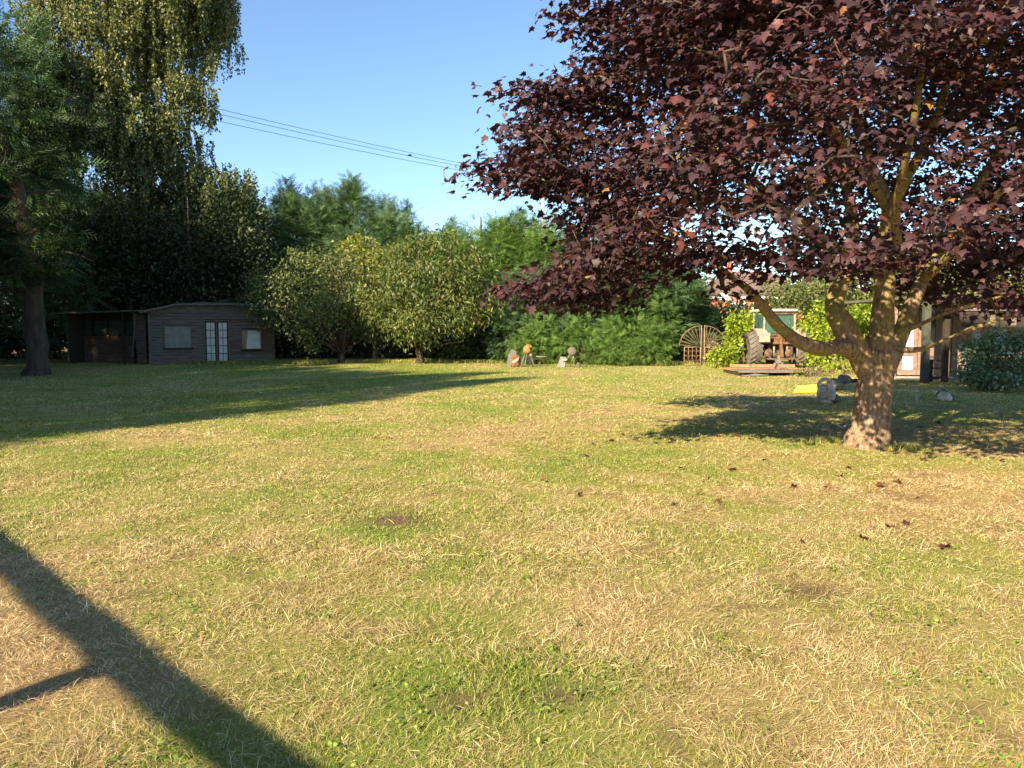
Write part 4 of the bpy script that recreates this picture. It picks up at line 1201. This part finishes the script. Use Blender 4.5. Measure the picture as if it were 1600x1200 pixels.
# ------------------------------------------------------------------ garden gate
def gate():
    g0 = P(1068, 571, 32.6); s = 32.6 / F
    e = empty('garden_gate', (g0[0], 32.6, 0), 'rusty iron garden gate with fan shaped wheel tops and scrolled lower panels', 'gate')
    u = lambda px: (px - 1068) * s
    z = lambda py: (571 - py) * s
    def scroll(mb, cx, cz, r, flip=1):
        pts = []
        for k in range(14):
            a = k / 13 * 4.7
            rr = r * (1 - k / 16)
            pts.append((cx + flip * rr * math.cos(a), 0, cz + rr * math.sin(a)))
        mb.tube(pts, .008, 4)
    for x0, x1, flip in ((u(1069), u(1094), 1), (u(1101), u(1140), -1)):
        f = MB(); zt = z(541)
        for a, b in (((x0, 0, 0.05), (x0, 0, zt)), ((x1, 0, .05), (x1, 0, zt)), ((x0, 0, zt), (x1, 0, zt)), ((x0, 0, .08), (x1, 0, .08))):
            f.tube([a, b], .018, 6)
        pan = f.build('gate_panel', M['iron'], e, True)
        nbar = 3 if flip > 0 else 5
        for k in range(1, nbar + 1):
            xx = x0 + (x1 - x0) * k / (nbar + 1)
            MB().tube([(xx, 0, .08), (xx, 0, zt)], .012, 5).build('bar', M['iron'], pan, True)
        sc = MB()
        for k in range(nbar + 1):
            xx = x0 + (x1 - x0) * (k + .5) / (nbar + 1)
            for zc in (.22, .42, .62): scroll(sc, xx, zc, .065, 1 if k % 2 else -1)
        sc.build('scrollwork', M['iron'], pan, True)
        # fan: quarter wheel
        cx = x1 if flip > 0 else x0
        R = z(508) - zt
        arc = [(cx - flip * R * math.sin(t), 0, zt + R * math.cos(t)) for t in np.linspace(0, math.pi / 2 * .98, 12)]
        fan = MB().tube(arc, .014, 5).build('fan_arch', M['iron'], e, True)
        for t in np.linspace(.08, 1.45, 8):
            MB().tube([(cx - flip * .12 * R * math.sin(t), 0, zt + .12 * R * math.cos(t)), (cx - flip * R * .97 * math.sin(t), 0, zt + R * .97 * math.cos(t))], .008, 4).build('spoke', M['iron'], fan, True)
    for px in (1095, 1100):
        MB().tube([(u(px), 0, 0), (u(px), 0, z(507))], .02, 6).build('post', M['iron'], e, True)
    MB().box(u(1096), u(1099.5), .02, .12, 0, z(512)).build('support', M['black'], e)
gate()

# ------------------------------------------------------------------ tractor
def tractor():
    Yt = 31.4; s = Yt / F
    cx = P(1211, 560, Yt)[0]
    e = empty('tractor', (cx, Yt, 0), 'old faded tractor seen from behind with green glazed cab and big dusty rear tyres', 'tractor')
    X = lambda px: (px - 1211) * s
    Zp = lambda py: P(1211, py, Yt)[2]
    Rw = .76
    for sx, px in ((-1, 1174), (1, 1248)):
        xc = X(px)
        hub = MB().lathe([(.05, -.1), (.42, -.1), (.46, -.06), (.46, .06), (.42, .1), (.05, .1)], 24, 'x', (xc, 0, Rw)).build('rear_wheel', M['rust_dark'], e)
        ty = MB().lathe([(.46, -.17), (.58, -.25), (.68, -.255), (.715, -.22), (.725, 0), (.715, .22), (.68, .255), (.58, .25), (.46, .17)], 36, 'x', (xc, 0, Rw))
        ty.build('tyre', M['tyre'], hub, True)
        lg = MB()
        for k in range(22):
            a = 2 * math.pi * k / 22
            for sd in (-1, 1):
                a2 = a + (math.pi / 22 if sd > 0 else 0)
                p0 = (xc + sd * .01, .735 * math.cos(a2), Rw + .735 * math.sin(a2))
                a3 = a2 + .26
                p1 = (xc + sd * .25, .71 * math.cos(a3), Rw + .71 * math.sin(a3))
                lg.bar(p0, p1, .055, .06, up=(0, math.cos(a2), math.sin(a2)))
        lg.build('tyre_lugs', M['tyre'], hub)
    for sx in (-1, 1):
        xc = X(1195 if sx < 0 else 1233)
        w = MB().lathe([(.05, -.06), (.3, -.06), (.3, .06), (.05, .06)], 20, 'x', (xc, 2.3, .38)).build('front_wheel', M['rust_dark'], e)
        MB().lathe([(.3, -.09), (.37, -.1), (.39, 0), (.37, .1), (.3, .09)], 24, 'x', (xc, 2.3, .38)).build('tyre', M['tyre'], w, True)
    # mudguards: curved plates hugging the inner side of the tyres
    for px0, px1 in ((1176, 1192), (1231, 1246)):
        vs, fs = [], []
        n = 9
        for k in range(n):
            a = math.radians(158 - 118 * k / (n - 1))
            for r in (.80, .84):
                for x in (X(px0), X(px1)): vs.append((x, -math.cos(math.pi - a) * -r, Rw + r * math.sin(a)))
        for k in range(n - 1):
            b = k * 4
            fs += [(b, b + 1, b + 5, b + 4), (b + 2, b + 6, b + 7, b + 3), (b, b + 4, b + 6, b + 2), (b + 1, b + 3, b + 7, b + 5)]
        fs += [(0, 2, 3, 1), (4 * n - 4, 4 * n - 3, 4 * n - 1, 4 * n - 2)]
        MB().add(vs, fs).build('mudguard', M['pinkpaint'], e)
        MB().box(X(px0), X(px1), -.86, -.72, 1.05, 1.42).build('mudguard_end', M['pinkpaint'], e, bevel=.02)
    # cab
    zb, zt = 1.32, Zp(487)
    xl, xr = X(1188), X(1236)
    for x in (xl, xr):
        for y in (-.35, 1.0):
            MB().bar((x, y, zb - .25), (x * .96, y, zt), .07, .07).build('cab_pillar', M['pinkpaint'], e, bevel=.01)
    MB().box(xl * .97 + .05, xr * .97 - .05, -.33, -.315, zb + .08, zt - .12).build('rear_window', M['glass_green'], e)
    MB().box(X(1227), X(1227) + .03, -.36, -.335, zb + .08, zt - .12).build('window_bar', M['rust_dark'], e)
    MB().box(xl * .97 + .05, xr * .97 - .05, .985, 1.0, zb, zt - .12).build('windscreen', M['glass_green'], e)
    for x in (xl, xr):
        MB().box(x * .97 - .006, x * .97 + .006, -.3, .95, zb + .02, zt - .12).build('side_window', M['glass_green'], e)
    MB().box(xl - .06, xr + .06, -.5, 1.15, zt, zt + .10).build('cab_roof', M['cream'], e, bevel=.04)
    MB().box(xl - .02, xr + .02, -.4, -.3, zt - .11, zt).build('roof_rail', M['rust_dark'], e)
    MB().box(xl, xr, -.38, -.30, zb - .02, zb + .06).build('sill_rail', M['rust_dark'], e)
    # body and engine
    MB().box(-.38, .38, -.2, .5, .45, 1.28).build('gearbox', M['rust_dark'], e, bevel=.03)
    MB().box(-.3, .3, .5, 2.6, .55, 1.35).build('bonnet', M['pinkpaint'], e, bevel=.05)
    MB().tube([(-.85, 0, Rw), (.85, 0, Rw)], .13, 12).build('rear_axle', M['rust_dark'], e, True)
    MB().tube([(.2, 1.7, 1.3), (.2, 1.7, 2.1)], .035, 8).build('exhaust', M['rust_dark'], e, True)
    MB().box(-.30, .22, -.48, -.22, 1.0, 1.27).build('hydraulic_housing', M['rust'], e, bevel=.02)
    # rear linkage
    for x in (-.62, -.40, .12, .52):
        MB().tube([(x, -.35, 1.1), (x * .96, -.62, .35)], .035, 6).build('lift_rod', M['rust_dark'], e, True)
    for x in (-.5, .45):
        MB().bar((x * .7, -.1, .5), (x, -.95, .42), .05, .09).build('lower_arm', M['rust_dark'], e)
    MB().bar((-.66, -.55, 1.02), (.62, -.55, 1.02), .06, .09).build('cross_bar', M['rust'], e)
    MB().bar((-.62, -.9, .40), (.60, -.9, .40), .07, .07).build('draw_bar', M['rust_dark'], e)
    MB().bar((0.02, -.5, 1.3), (0.02, -.75, .45), .10, .12).build('top_link', M['rust'], e)
    for x in (-.48, .33):
        MB().lathe([(.02, -.03), (.16, -.03), (.17, 0), (.16, .03), (.02, .03)], 14, 'y', (x, -.66, .62)).build('disc', M['rust_dark'], e, True)
    for x in (-.25, .27, .68):
        MB().lathe([(.03, 0), (.045, .02), (.045, .38), (.02, .42)], 10, 'z', (x, -.6, .48)).build('cylinder', M['grey_steel'], e, True)
    # yellow can hung behind the cab
    x = X(1229); zc = Zp(532)
    b = MB().box(x - .14, x + .14, -.82, -.62, zc - .12, zc + .09).build('jerry_can', M['yellow'], None, bevel=.03)
    b.location = (cx, Yt, 0)
    tag(b, 'bright yellow plastic can on the back of the tractor', 'can')
    tag(b)
tractor()

def platform():
    x0, x1 = P(1157, 585, 25.9)[0], P(1262, 585, 27)[0]
    y0, y1 = 25.9, 28.3
    e = empty('platform', ((x0 + x1) / 2, y0, 0), 'low timber platform with orange brown deck behind the tractor', 'platform')
    ox = (x0 + x1) / 2
    n = 8
    for i in range(n):
        a = y0 + .14 + (y1 - y0 - .14) * i / n
        MB().box(x0 - ox, x1 - ox, a - y0, a - y0 + (y1 - y0 - .14) / n - .012, .145, .175 + .003 * (i % 3)).build('plank', M['orange'] if i > 2 else M['grey_plank'], e)
    MB().box(x0 - ox - .05, x1 - ox - .35, 0, .13, .11, .19).build('front_beam', M['grey_plank'], e, bevel=.008)
    for x in np.linspace(x0 - ox + .1, x1 - ox - .15, 4):
        MB().box(x - .05, x + .05, .05, y1 - y0 - .1, 0, .109 if x < -9 else .10).build('bearer', M['dark_wood'], e)
    MB().add([(x0 - ox - .05, -.012, .005), (x0 - ox + .5, -.012, .09), (x0 - ox + 1.0, -.012, .03), (x0 - ox - .05, .012, .005), (x0 - ox + .5, .012, .09), (x0 - ox + 1.0, .012, .03)], [(0,1,2),(5,4,3),(0,3,4,1),(1,4,5,2),(2,5,3,0)]).build('broken_board', M['grey_steel'], e)
    MB().box(x0 - ox + .32, x1 - ox, y1 - y0 - .05, y1 - y0, .19, .29).build('back_board', M['orange'], e)
    # small bracket left on the deck
    p = P(1173, 577, 26.6)
    b = empty('bracket', (p[0], 26.6, .176), 'small grey steel bracket on the left corner of the platform', 'bracket')
    MB().box(-.13, .13, -.06, .06, 0, .03).build('foot_plate', M['grey_steel'], b)
    MB().box(-.05, .03, -.03, .03, .03, .2).build('upright', M['grey_steel'], b)
    # three-legged stand
    p = P(1216, 577, 27.0)
    t = empty('stand', (p[0], 27.0, .178), 'grey steel three legged stand on the platform before the tractor', 'stand')
    MB().bar((0, 0, .0), (0, 0, .5), .07, .07).build('mast', M['grey_steel'], t)
    for dx, dy in ((-.36, -.05), (.36, -.05), (.02, .4)):
        MB().bar((dx, dy, .02), (0, 0, .30), .055, .04).build('leg', M['grey_steel'], t)
    MB().lathe([(.02, .5), (.05, .52), (.05, .57), (.02, .59)], 10, 'z').build('cap', M['rust_dark'], t)
platform()

# ------------------------------------------------------------------ junk at the hedge foot
def junk():
    p = P(806, 572, 32.2)
    e = empty('drum', (p[0], 32.2, 0), 'rusty dented steel drum at the foot of the hedge', 'drum')
    MB().lathe([(.05, 0), (.2, .01), (.21, .1), (.19, .16), (.215, .2), (.2, .28), (.17, .32), (.205, .36), (.19, .47), (.1, .5)], 14, 'z').build('body', M['rust'], e, True)
    MB().add([(-.2, -.22, .2), (.0, -.235, .35), (.14, -.22, .42), (.1, -.225, .28), (-.05, -.23, .16)], [(0, 1, 2, 3, 4)]).build('dent', M['pinkpaint'], e)
    p = P(825, 570, 32.2)
    e = empty('cement_mixer', (p[0], 32.2, 0), 'old orange and rust cement mixer on thin legs, beside the rusty drum', 'mixer')
    d = MB().lathe([(.05, -.18), (.15, -.14), (.20, 0), (.18, .10), (.11, .2), (.13, .23), (.09, .21)], 14, 'z').build('mixing_drum', M['rust_orange'], e, True)
    d.location = (-.02, 0, .70); d.rotation_euler = (.5, .35, 0)
    for dx, dy in ((-.32, -.1), (-.14, -.3), (.26, -.15), (.2, .2)):
        MB().tube([(dx, dy, 0), (dx * .4, dy * .4, .52)], .018, 5).build('leg', M['grey_steel'], e, True)
    MB().box(-.02, .24, -.1, .14, .14, .40).build('motor_box', M['black'], e, bevel=.02)
    MB().lathe([(.01, -.02), (.06, -.02), (.06, .02), (.01, .02)], 10, 'y', (.10, -.16, .50)).build('hand_wheel', M['grey_steel'], e)
    p = P(843, 557, 32.4)
    e = empty('pole', (p[0], 32.4, p[2]), 'pale thin pole sticking out level from the mixer towards the right', 'pole')
    MB().tube([(-.28, 0, .0), (.30, 0, -.01)], .016, 6).build('shaft', M['pole'], e, True)
    MB().tube([(-.26, .02, -p[2]), (-.27, 0, 0.0)], .012, 5).build('prop', M['dark_wood'], e, True)
    # bucket on grass beside the mixer
    p = P(795, 560, 32.8)
    e = empty('sheet', (p[0], 32.8, 0), 'grey crumpled metal scrap leaning behind the rusty drum', 'scrap')
    MB().add([(-.1, 0, 0), (.25, .05, 0), (.33, .1, .62), (.12, .06, .72), (-.02, .02, .5), (-.1, .03, 0), (.25, .08, 0), (.33, .13, .62), (.12, .09, .72), (-.02, .05, .5)], [(0,1,2,3,4),(9,8,7,6,5),(0,5,6,1),(1,6,7,2),(2,7,8,3),(3,8,9,4),(4,9,5,0)]).build('scrap_sheet', M['grey_steel'], e)
    # upturned wheelbarrow
    p = P(880, 574, 31.8)
    e = empty('wheelbarrow', (p[0], 31.8, 0), 'grey upended wheelbarrow leaning at the foot of the hedge', 'wheelbarrow')
    MB().add([(-.28, -.06, 0), (.06, -.1, 0), (.16, .18, .42), (-.10, .18, .44), (-.24, -.0, .0), (.02, -.02, .0), (.10, .25, .40), (-.06, .25, .42)],
             [(0,1,2,3),(7,6,5,4),(0,4,5,1),(1,5,6,2),(2,6,7,3),(3,7,4,0)]).build('tray', M['grey_steel'], e, bevel=.02)
    MB().box(-.06, .14, -.06, -.02, .30, .335).build('tray_rim', M['cream'], e)
    for dx in (-.05, .16):
        MB().tube([(dx + .1, .1, .02), (dx + .28, .1, .45), (dx + .38, .12, .62)], .018, 6).build('handle', M['grey_steel'], e, True)
    w = MB().lathe([(.02, -.03), (.10, -.04), (.13, 0), (.10, .04), (.02, .03)], 14, 'y', (.36, .05, .66)).build('wheel', M['grey_steel'], e, True)
    MB().lathe([(.13, -.045), (.17, -.03), (.18, 0), (.17, .03), (.13, .045)], 14, 'y', (.36, .05, .66)).build('tyre', M['tyre'], w, True)
    MB().tube([(.30, .1, .0), (.42, .1, .5), (.8, .2, .62)], .014, 5).build('strut', M['rust_dark'], e, True)
    MB().tube([(.42, .12, .35), (.85, .2, .46)], .012, 5).build('strut', M['rust_dark'], e, True)
    p = P(904, 573, 31.5)
    b = MB().lathe([(.075, 0), (.085, .02), (.08, .17), (.05, .21), (.0, .215)], 12, 'z').build('marker_stone', M['stone_dark'], None, True)
    b.location = (p[0], 31.5, 0)
    tag(b, 'short pale stubby post right of the upended wheelbarrow', 'post')
junk()

# ------------------------------------------------------------------ stone ornaments
def lump(name, mb, m, parent, amp=.02, loc=(0, 0, 0), sub=2):
    o = mb.build(name, m, parent, True)
    sd = o.modifiers.new('sub', 'SUBSURF'); sd.levels = sub; sd.render_levels = sub
    tx = bpy.data.textures.new('lump', 'CLOUDS'); tx.noise_scale = .09
    dp = o.modifiers.new('disp', 'DISPLACE'); dp.texture = tx; dp.strength = amp * 2; dp.mid_level = .5
    o.location = loc
    return o
def ornaments():
    p = P(1290, 632, 16.4); s = 16.4 / F
    e = empty('stone_ornament', (p[0], 16.4, 0), 'pale weathered stone ornament of an arched pot and an upright figure, left of the trunk', 'ornament')
    lump('base', MB().lathe([(.05, 0), (.16, .01), (.14, .08), (.10, .12)], 10, 'z'), M['stone'], e, .02, (.02, 0, 0))
    lump('pot', MB().lathe([(.05, 0), (.12, .02), (.14, .14), (.13, .24), (.10, .26)], 10, 'z'), M['stone'], e, .02, (-.05, .02, .10))
    arch = [(-.15 + .0, 0, .32), (-.16, 0, .42), (-.11, 0, .51), (-.02, 0, .54), (.07, 0, .51), (.10, 0, .42)]
    lump('arched_handle', MB().tube(arch, [.05, .045, .04, .045, .05, .045], 8), M['stone'], e, .015)
    lump('figure', MB().lathe([(.03, 0), (.10, .02), (.11, .12), (.085, .22), (.05, .31), (.035, .38), (.01, .41)], 10, 'z'), M['stone'], e, .02, (.07, -.10, .07))
    lump('skirt', MB().lathe([(.05, 0), (.16, .01), (.13, .08), (.06, .16), (.02, .19)], 10, 'z'), M['stone_dark'], e, .02, (.18, -.04, .04))
    p = P(1306, 600, 20.0)
    e = empty('planter', (p[0], 20.0, 0), 'dark stone planter lying on its side behind the pale ornament', 'planter')
    lump('bowl', MB().lathe([(.08, 0), (.2, .03), (.24, .16), (.2, .27), (.1, .3)], 12, 'z'), M['stone_dark'], e, .03, (0, 0, 0))
    o = MB().lathe([(.06, -.12), (.11, -.12), (.12, .0), (.12, .12), (.09, .12), (.08, 0)], 16, 'y').build('neck', M['stone_dark'], e, True)
    o.location = (.22, 0, .28); o.rotation_euler = (0, .5, .4)
    p = P(1475, 628, 16.9)
    e = empty('garden_stone', (p[0], 16.9, 0), 'rounded pale boulder shaped ornament in the maple shade, right of the dark post', 'ornament')
    lump('boulder', MB().lathe([(.04, 0), (.15, .01), (.17, .08), (.13, .17), (.05, .21)], 10, 'z'), M['stone'], e, .03)
    lump('side_stone', MB().lathe([(.03, 0), (.09, .01), (.09, .1), (.04, .16)], 8, 'z'), M['stone_dark'], e, .02, (.17, .03, 0))
    # rim over the boulder
    lump('rim', MB().tube([(-.14, .1, .10), (-.06, .12, .24), (.08, .12, .26), (.19, .1, .14)], .025, 6), M['stone_dark'], e, .01)
    p = P(1265, 614, 19.4)
    b = MB().add([(-.52, -.30, .015), (.16, -.26, .02), (.36, .42, .16), (-.16, .40, .12), (-.52, -.30, .03), (.16, -.26, .035), (.36, .42, .175), (-.16, .40, .135)],
                 [(0,3,2,1),(4,5,6,7),(0,1,5,4),(1,2,6,5),(2,3,7,6),(3,0,4,7)]).build('yellow_sheet', M['yellow'], None)
    b.location = (p[0], 19.4, 0)
    tag(b, 'flat bright yellow plastic sheet lying on the grass by the stone ornament', 'sheet')
    # low kerb-like sleeper behind
    b = MB().box(0, 1.3, 0, .14, 0, .12).build('sleeper', M['dark_wood'], None, bevel=.01)
    p = P(1316, 594, 22.6); b.location = (p[0], 22.6, 0)
    tag(b, 'dark low timber sleeper edging behind the maple trunk', 'sleeper')
    # little leafless stick plant
    p = P(1432, 628, 17.0)
    e = empty('plant', (p[0], 17.0, 0), 'small pale bare twiggy plant in the shade right of the maple trunk', 'plant')
    mb = MB()
    for k in range(9):
        a = random.uniform(-.8, .8); h = random.uniform(.12, .26)
        mb.tube([(0, 0, 0), (a * h * .5, random.gauss(0, .03), h * .6), (a * h, random.gauss(0, .05), h)], [.006, .004, .002], 4)
    mb.build('stems', M['stone'], e)
ornaments()
# broken stick beside the trunk
mb = MB().tube([P(1305, 667, 12.4), P(1316, 674, 12.1), P(1324, 668, 12.4), P(1330, 671, 12.2)], [.012, .016, .014, .006], 6)
st = mb.build('stick', M['cream'], None, True)
cz = min(v.co.z for v in st.data.vertices)
st.location = (0, 0, -cz + .02)
tag(st, 'bent pale broken stick on the grass left of the maple trunk', 'stick')

# ------------------------------------------------------------------ timber building at the right
def summerhouse():
    Yb = 24.4; s = Yb / F
    x0 = P(1398, 560, Yb)[0]
    e = empty('summerhouse', (x0, Yb, 0), 'brown timber summerhouse with doors holding white and dark panes, right of the maple trunk', 'building')
    X = lambda px: (px - 1398) * s
    Z = lambda py: P(1398, py, Yb)[2]
    H = 2.35; Wd = 6.5
    MB().box(-.3, Wd + .3, -2.4, 3.2, H + .12, H + .2).build('roof', M['felt'], e)
    for i in range(int((Wd - X(1486)) / .16)):
        xx = X(1486) + i * .16
        MB().box(xx, xx + .152, -.02 - .004 * (i % 2), .03, .12, H).build('board', M['brown_wood'], e)
    MB().box(-.1, Wd, .6, .64, .0, H).build('inner_wall', M['dark_wood'], e)
    MB().box(-.12, Wd, -.35, .55, -.02, .09).build('floor_slab', M['stone'], e)
    MB().box(-.13, Wd, -.46, -.352, -.02, .05).build('step', M['grey_plank'], e)
    # doors: (x0, x1, upper material, lower material)
    for a, b, up, lo in ((1402, 1432, 'white', 'white'), (1433, 1466, 'dimpane', 'brown_wood')):
        xa, xb = X(a), X(b)
        st = .13
        zt, zm1, zm0, zb0 = H - .05, Z(544), Z(556), Z(577)
        zb = .13
        d = MB()
        d.box(xa, xa + st, -.05, .01, zb, zt); d.box(xb - st, xb, -.05, .01, zb, zt)
        d.box(xa + st, xb - st, -.048, .008, zt - .1, zt); d.box(xa + st, xb - st, -.048, .008, zm0, zm1); d.box(xa + st, xb - st, -.048, .008, zb, zb0)
        do = d.build('door', M['brown_wood'], e, bevel=.006)
        MB().box(xa + st, xb - st, -.02, -.01, zm1, zt - .1).build('pane', M[up], do)  # each pane is an opaque sheet in one plain colour
        if lo == 'white':
            MB().box(xa + st, xb - st, -.02, -.01, zb0, zm0).build('pane', M[lo], do)
        else:
            for k in range(7):
                zz = zb0 + (zm0 - zb0) * k / 7
                MB().bar((xa + st, -.02, zz + .03), (xb - st, -.02, zz + .03), .012, .05, up=(0, -.5, 1)).build('slat', M['brown_wood'], do)
    for a in (1469, 1481):
        MB().box(X(a) - .07, X(a) + .05, -.06, .02, .1, H).build('door_post', M['brown_wood'], e)
    MB().box(X(1471), X(1480), -.01, .0, Z(560), H).build('narrow_window', M['dimpane'], e)
    MB().box(-.13, 0.02, -.06, .02, .1, H).build('corner_post', M['brown_wood'], e)
    # veranda posts and rails
    yp = 22.3 - Yb
    def XX(px, Yd): return P(px, 560, Yd)[0] - x0
    MB().box(XX(1443, 22.3), XX(1453, 22.3), yp, yp + .18, 0, H + .11).build('veranda_post', M['green_post'], e, bevel=.01)
    MB().box(XX(1475, 22.9), XX(1483, 22.9), 22.9 - Yb, 22.9 - Yb + .15, 0, H + .11).build('veranda_post', M['dark_wood'], e, bevel=.01)
    MB().box(XX(1522, 22.3), XX(1530, 22.3), yp, yp + .14, 0, H + .11).build('veranda_post', M['pole'], e, bevel=.01)
    MB().box(XX(1454.5, 22.9), XX(1458.5, 22.9), 22.9 - Yb, 22.9 - Yb + .08, 0, P(1455, 562, 22.9)[2]).build('rail_post', M['dark_wood'], e)
    for py in (563.5, 575.5, 590):
        z = P(1455, py, 22.9)[2]
        MB().box(XX(1454, 22.9), XX(1475, 22.9), 22.9 - Yb - .03, 22.9 - Yb - .005, z - .025, z + .03).build('rail', M['dark_wood'], e)
    z0, z1 = P(1560, 511, 21.9)[2], P(1560, 484, 21.9)[2]
    MB().box(XX(1500, 21.9), XX(1700, 21.9), 21.9 - Yb, 21.9 - Yb + .04, z0, z1).build('fascia', M['dark_wood'], e)
    MB().box(XX(1500, 21.9), XX(1700, 21.9), 21.9 - Yb - .03, 21.9 - Yb - .002, z1 - .03, z1 + .015).build('gutter', M['grey_plank'], e)
    for a, b in ((1544, 1552), (1576, 1585)):
        MB().box(XX(a, 21.9), XX(b, 21.9), 21.9 - Yb - .02, 21.9 - Yb - .003, z0 + .04, z1 - .035).build('pale_panel', M['old_wood'], e)
summerhouse()

# ------------------------------------------------------------------ brick house far behind
def house():
    Yh = 66; s = Yh / F
    x0 = P(1112, 470, Yh)[0]
    e = empty('brick_house', (x0, Yh, 0), 'red brick house with white gable trim glimpsed above the gate', 'house')
    X = lambda px: (px - 1112) * s
    Z = lambda py: P(1112, py, Yh)[2]
    W = X(1260)
    ze = Z(466); zr = Z(420)
    MB().box(0, W, 0, 7, 0, ze).build('wall', M['brick'], e)
    MB().add([(-.3, -.3, ze + .02), (W + .3, -.3, ze + .02), (W + .3, 7.3, ze + .02), (-.3, 7.3, ze + .02), (2.2, 3.5, zr), (W - 2, 3.5, zr)], [(0, 1, 5, 4), (1, 2, 5), (2, 3, 4, 5), (3, 0, 4), (0, 3, 2, 1)]).build('roof', M['tile'], e)
    MB().box(-.35, W + .35, -.40, -.302, ze - .06, ze + .10).build('gutter', M['white'], e)
    # porch with its own little gable
    p0, p1 = X(1116), X(1131)
    MB().box(p0, p1, -1.6, -.02, 0, Z(470)).build('porch_wall', M['brick'], e)
    MB().add([(p0 - .15, -1.8, Z(470)), (p1 + .15, -1.8, Z(470)), ((p0 + p1) / 2, -1.8, Z(458)), (p0 - .15, -.4, Z(470)), (p1 + .15, -.4, Z(470)), ((p0 + p1) / 2, -.4, Z(458))], [(0,1,2),(5,4,3),(0,3,4,1),(1,4,5,2),(2,5,3,0)]).build('porch_roof', M['white'], e)
    p0, p1 = X(1133), X(1156)
    MB().box(p0, p1, -1.4, -.02, 0, Z(474)).build('bay', M['bluegrey'], e)
    MB().add([(p0 - .1, -1.6, Z(474) + .01), (p1 + .1, -1.6, Z(474) + .01), (p1 + .1, -.42, Z(474) + .01), (p0 - .1, -.42, Z(474) + .01), (p0 + .2, -.42, Z(463)), (p1 - .2, -.42, Z(463))], [(0,1,5,4),(1,2,5),(3,0,4),(2,3,4,5),(0,3,2,1)]).build('bay_roof', M['tile_red'], e)
    MB().box(p0 - .12, p1 + .12, -1.66, -1.602, Z(474) - .12, Z(474)).build('bay_gutter', M['white'], e)
    for a, b in ((1175, 1195), (1215, 1235)):
        f = MB().box(X(a), X(b), -.05, -.003, Z(495), Z(474)).build('window', M['white'], e)
        MB().box(X(a) + .1, X(b) - .1, -.062, -.052, Z(495) + .1, Z(474) - .1).build('pane', M['dimpane'], f)
    MB().box(X(1150), X(1158), 2.9, 3.7, zr - .6, zr + .9).build('chimney', M['brick'], e)
house()

# ------------------------------------------------------------------ overhead line
def wires():
    p = P(848, 400, 64)
    zt = P(848, 300, 64)[2]
    e = empty('utility_pole', (p[0], 64, 0), 'wooden utility pole rising above the cypresses behind the maple', 'pole')
    MB().tube([(0, 0, 0), (0, 0, zt)], [.17, .13], 10).build('shaft', M['pole'], e, True)
    MB().box(-.6, .6, -.06, .06, zt - .35, zt - .22).build('cross_arm', M['dark_wood'], e)
    for i, x in enumerate((-.5, 0, .5)):
        MB().lathe([(.03, 0), (.05, .03), (.03, .1)], 8, 'z', (x, 0, zt - .22)).build('insulator', M['white'], e, True)
    # second pole out of view to the left
    for i, (l0, l1) in enumerate((((320, 165), (735, 258)), ((320, 173), (735, 263)), ((322, 185), (735, 269)))):
        a, b = P(l0[0], l0[1], 50), P(l1[0], l1[1], 60.5)
        d = b - a
        pts = []
        for t in np.linspace(-1.6, 1.31, 30):
            q = a + d * t
            q[2] += .36 * ((t - .5) ** 2 - .25)
            pts.append(q)
        w = MB().tube(pts, .016, 5).build('overhead_wire', M['wire'], None, True)
        tag(w, ('highest of the three thin overhead wires crossing the sky', 'middle one of the three thin overhead wires, with the bird on it', 'lowest of the three thin overhead wires crossing the sky')[i], 'wire', 'overhead wires')
        if i == 1: W1 = a + d * .735; W1[2] += .36 * ((.735 - .5) ** 2 - .25)
    b = empty('bird', W1, 'small dark bird sitting on the middle overhead wire', 'bird')
    MB().lathe([(.0, -.13), (.03, -.11), (.06, -.03), (.065, .04), (.045, .09), (.05, .12), (.04, .16), (.0, .18)], 10, 'x', (0, 0, .07)).build('body', M['black'], b, True)
    MB().add([(-.12, -.02, .06), (-.12, .02, .06), (-.27, .03, .01), (-.27, -.03, .01), (-.12, 0, .075)], [(0, 1, 2, 3), (0, 3, 4), (1, 4, 2), (3, 2, 4)]).build('tail', M['black'], b)
    MB().add([(.17, -.012, .08), (.17, .012, .08), (.22, 0, .07), (.17, 0, .062)], [(0, 1, 2), (1, 3, 2), (3, 0, 2)]).build('beak', M['black'], b)
wires()

# ------------------------------------------------------------------ timber swing frame beside the photographer, seen only by its shadow
def frame():
    # shadow line of the beam: x + y = 1.825 ; of the post: from (-1.9, 3.5) back along the sun
    hb = 2.25
    off = (SH[0] * hb * TANI, SH[1] * hb * TANI)
    foot = (-1.80 - off[0], 3.625 - off[1])
    c = 1.825 - off[0] - off[1]
    e = empty('timber_frame', (foot[0], foot[1], 0), 'timber post and beam frame standing behind the photographer, casting the crossed shadow', 'frame')
    d = np.array((-.7071, .7071))
    a = np.array((foot[0], c - foot[0])) - np.array(foot)
    b0 = a + d * 3.6; b1 = a - d * 6.0
    mb = MB().bar((b0[0], b0[1], hb), (b1[0], b1[1], hb), .09, .11)
    mb.build('beam', M['timber'], e)
    MB().bar((0, 0, 0), (0, 0, hb - .057), .12, .12).build('post', M['timber'], e)
    q = a - d * 5.6
    MB().bar((q[0], q[1], 0), (q[0], q[1], hb - .057), .095, .095).build('post', M['timber'], e)
frame()
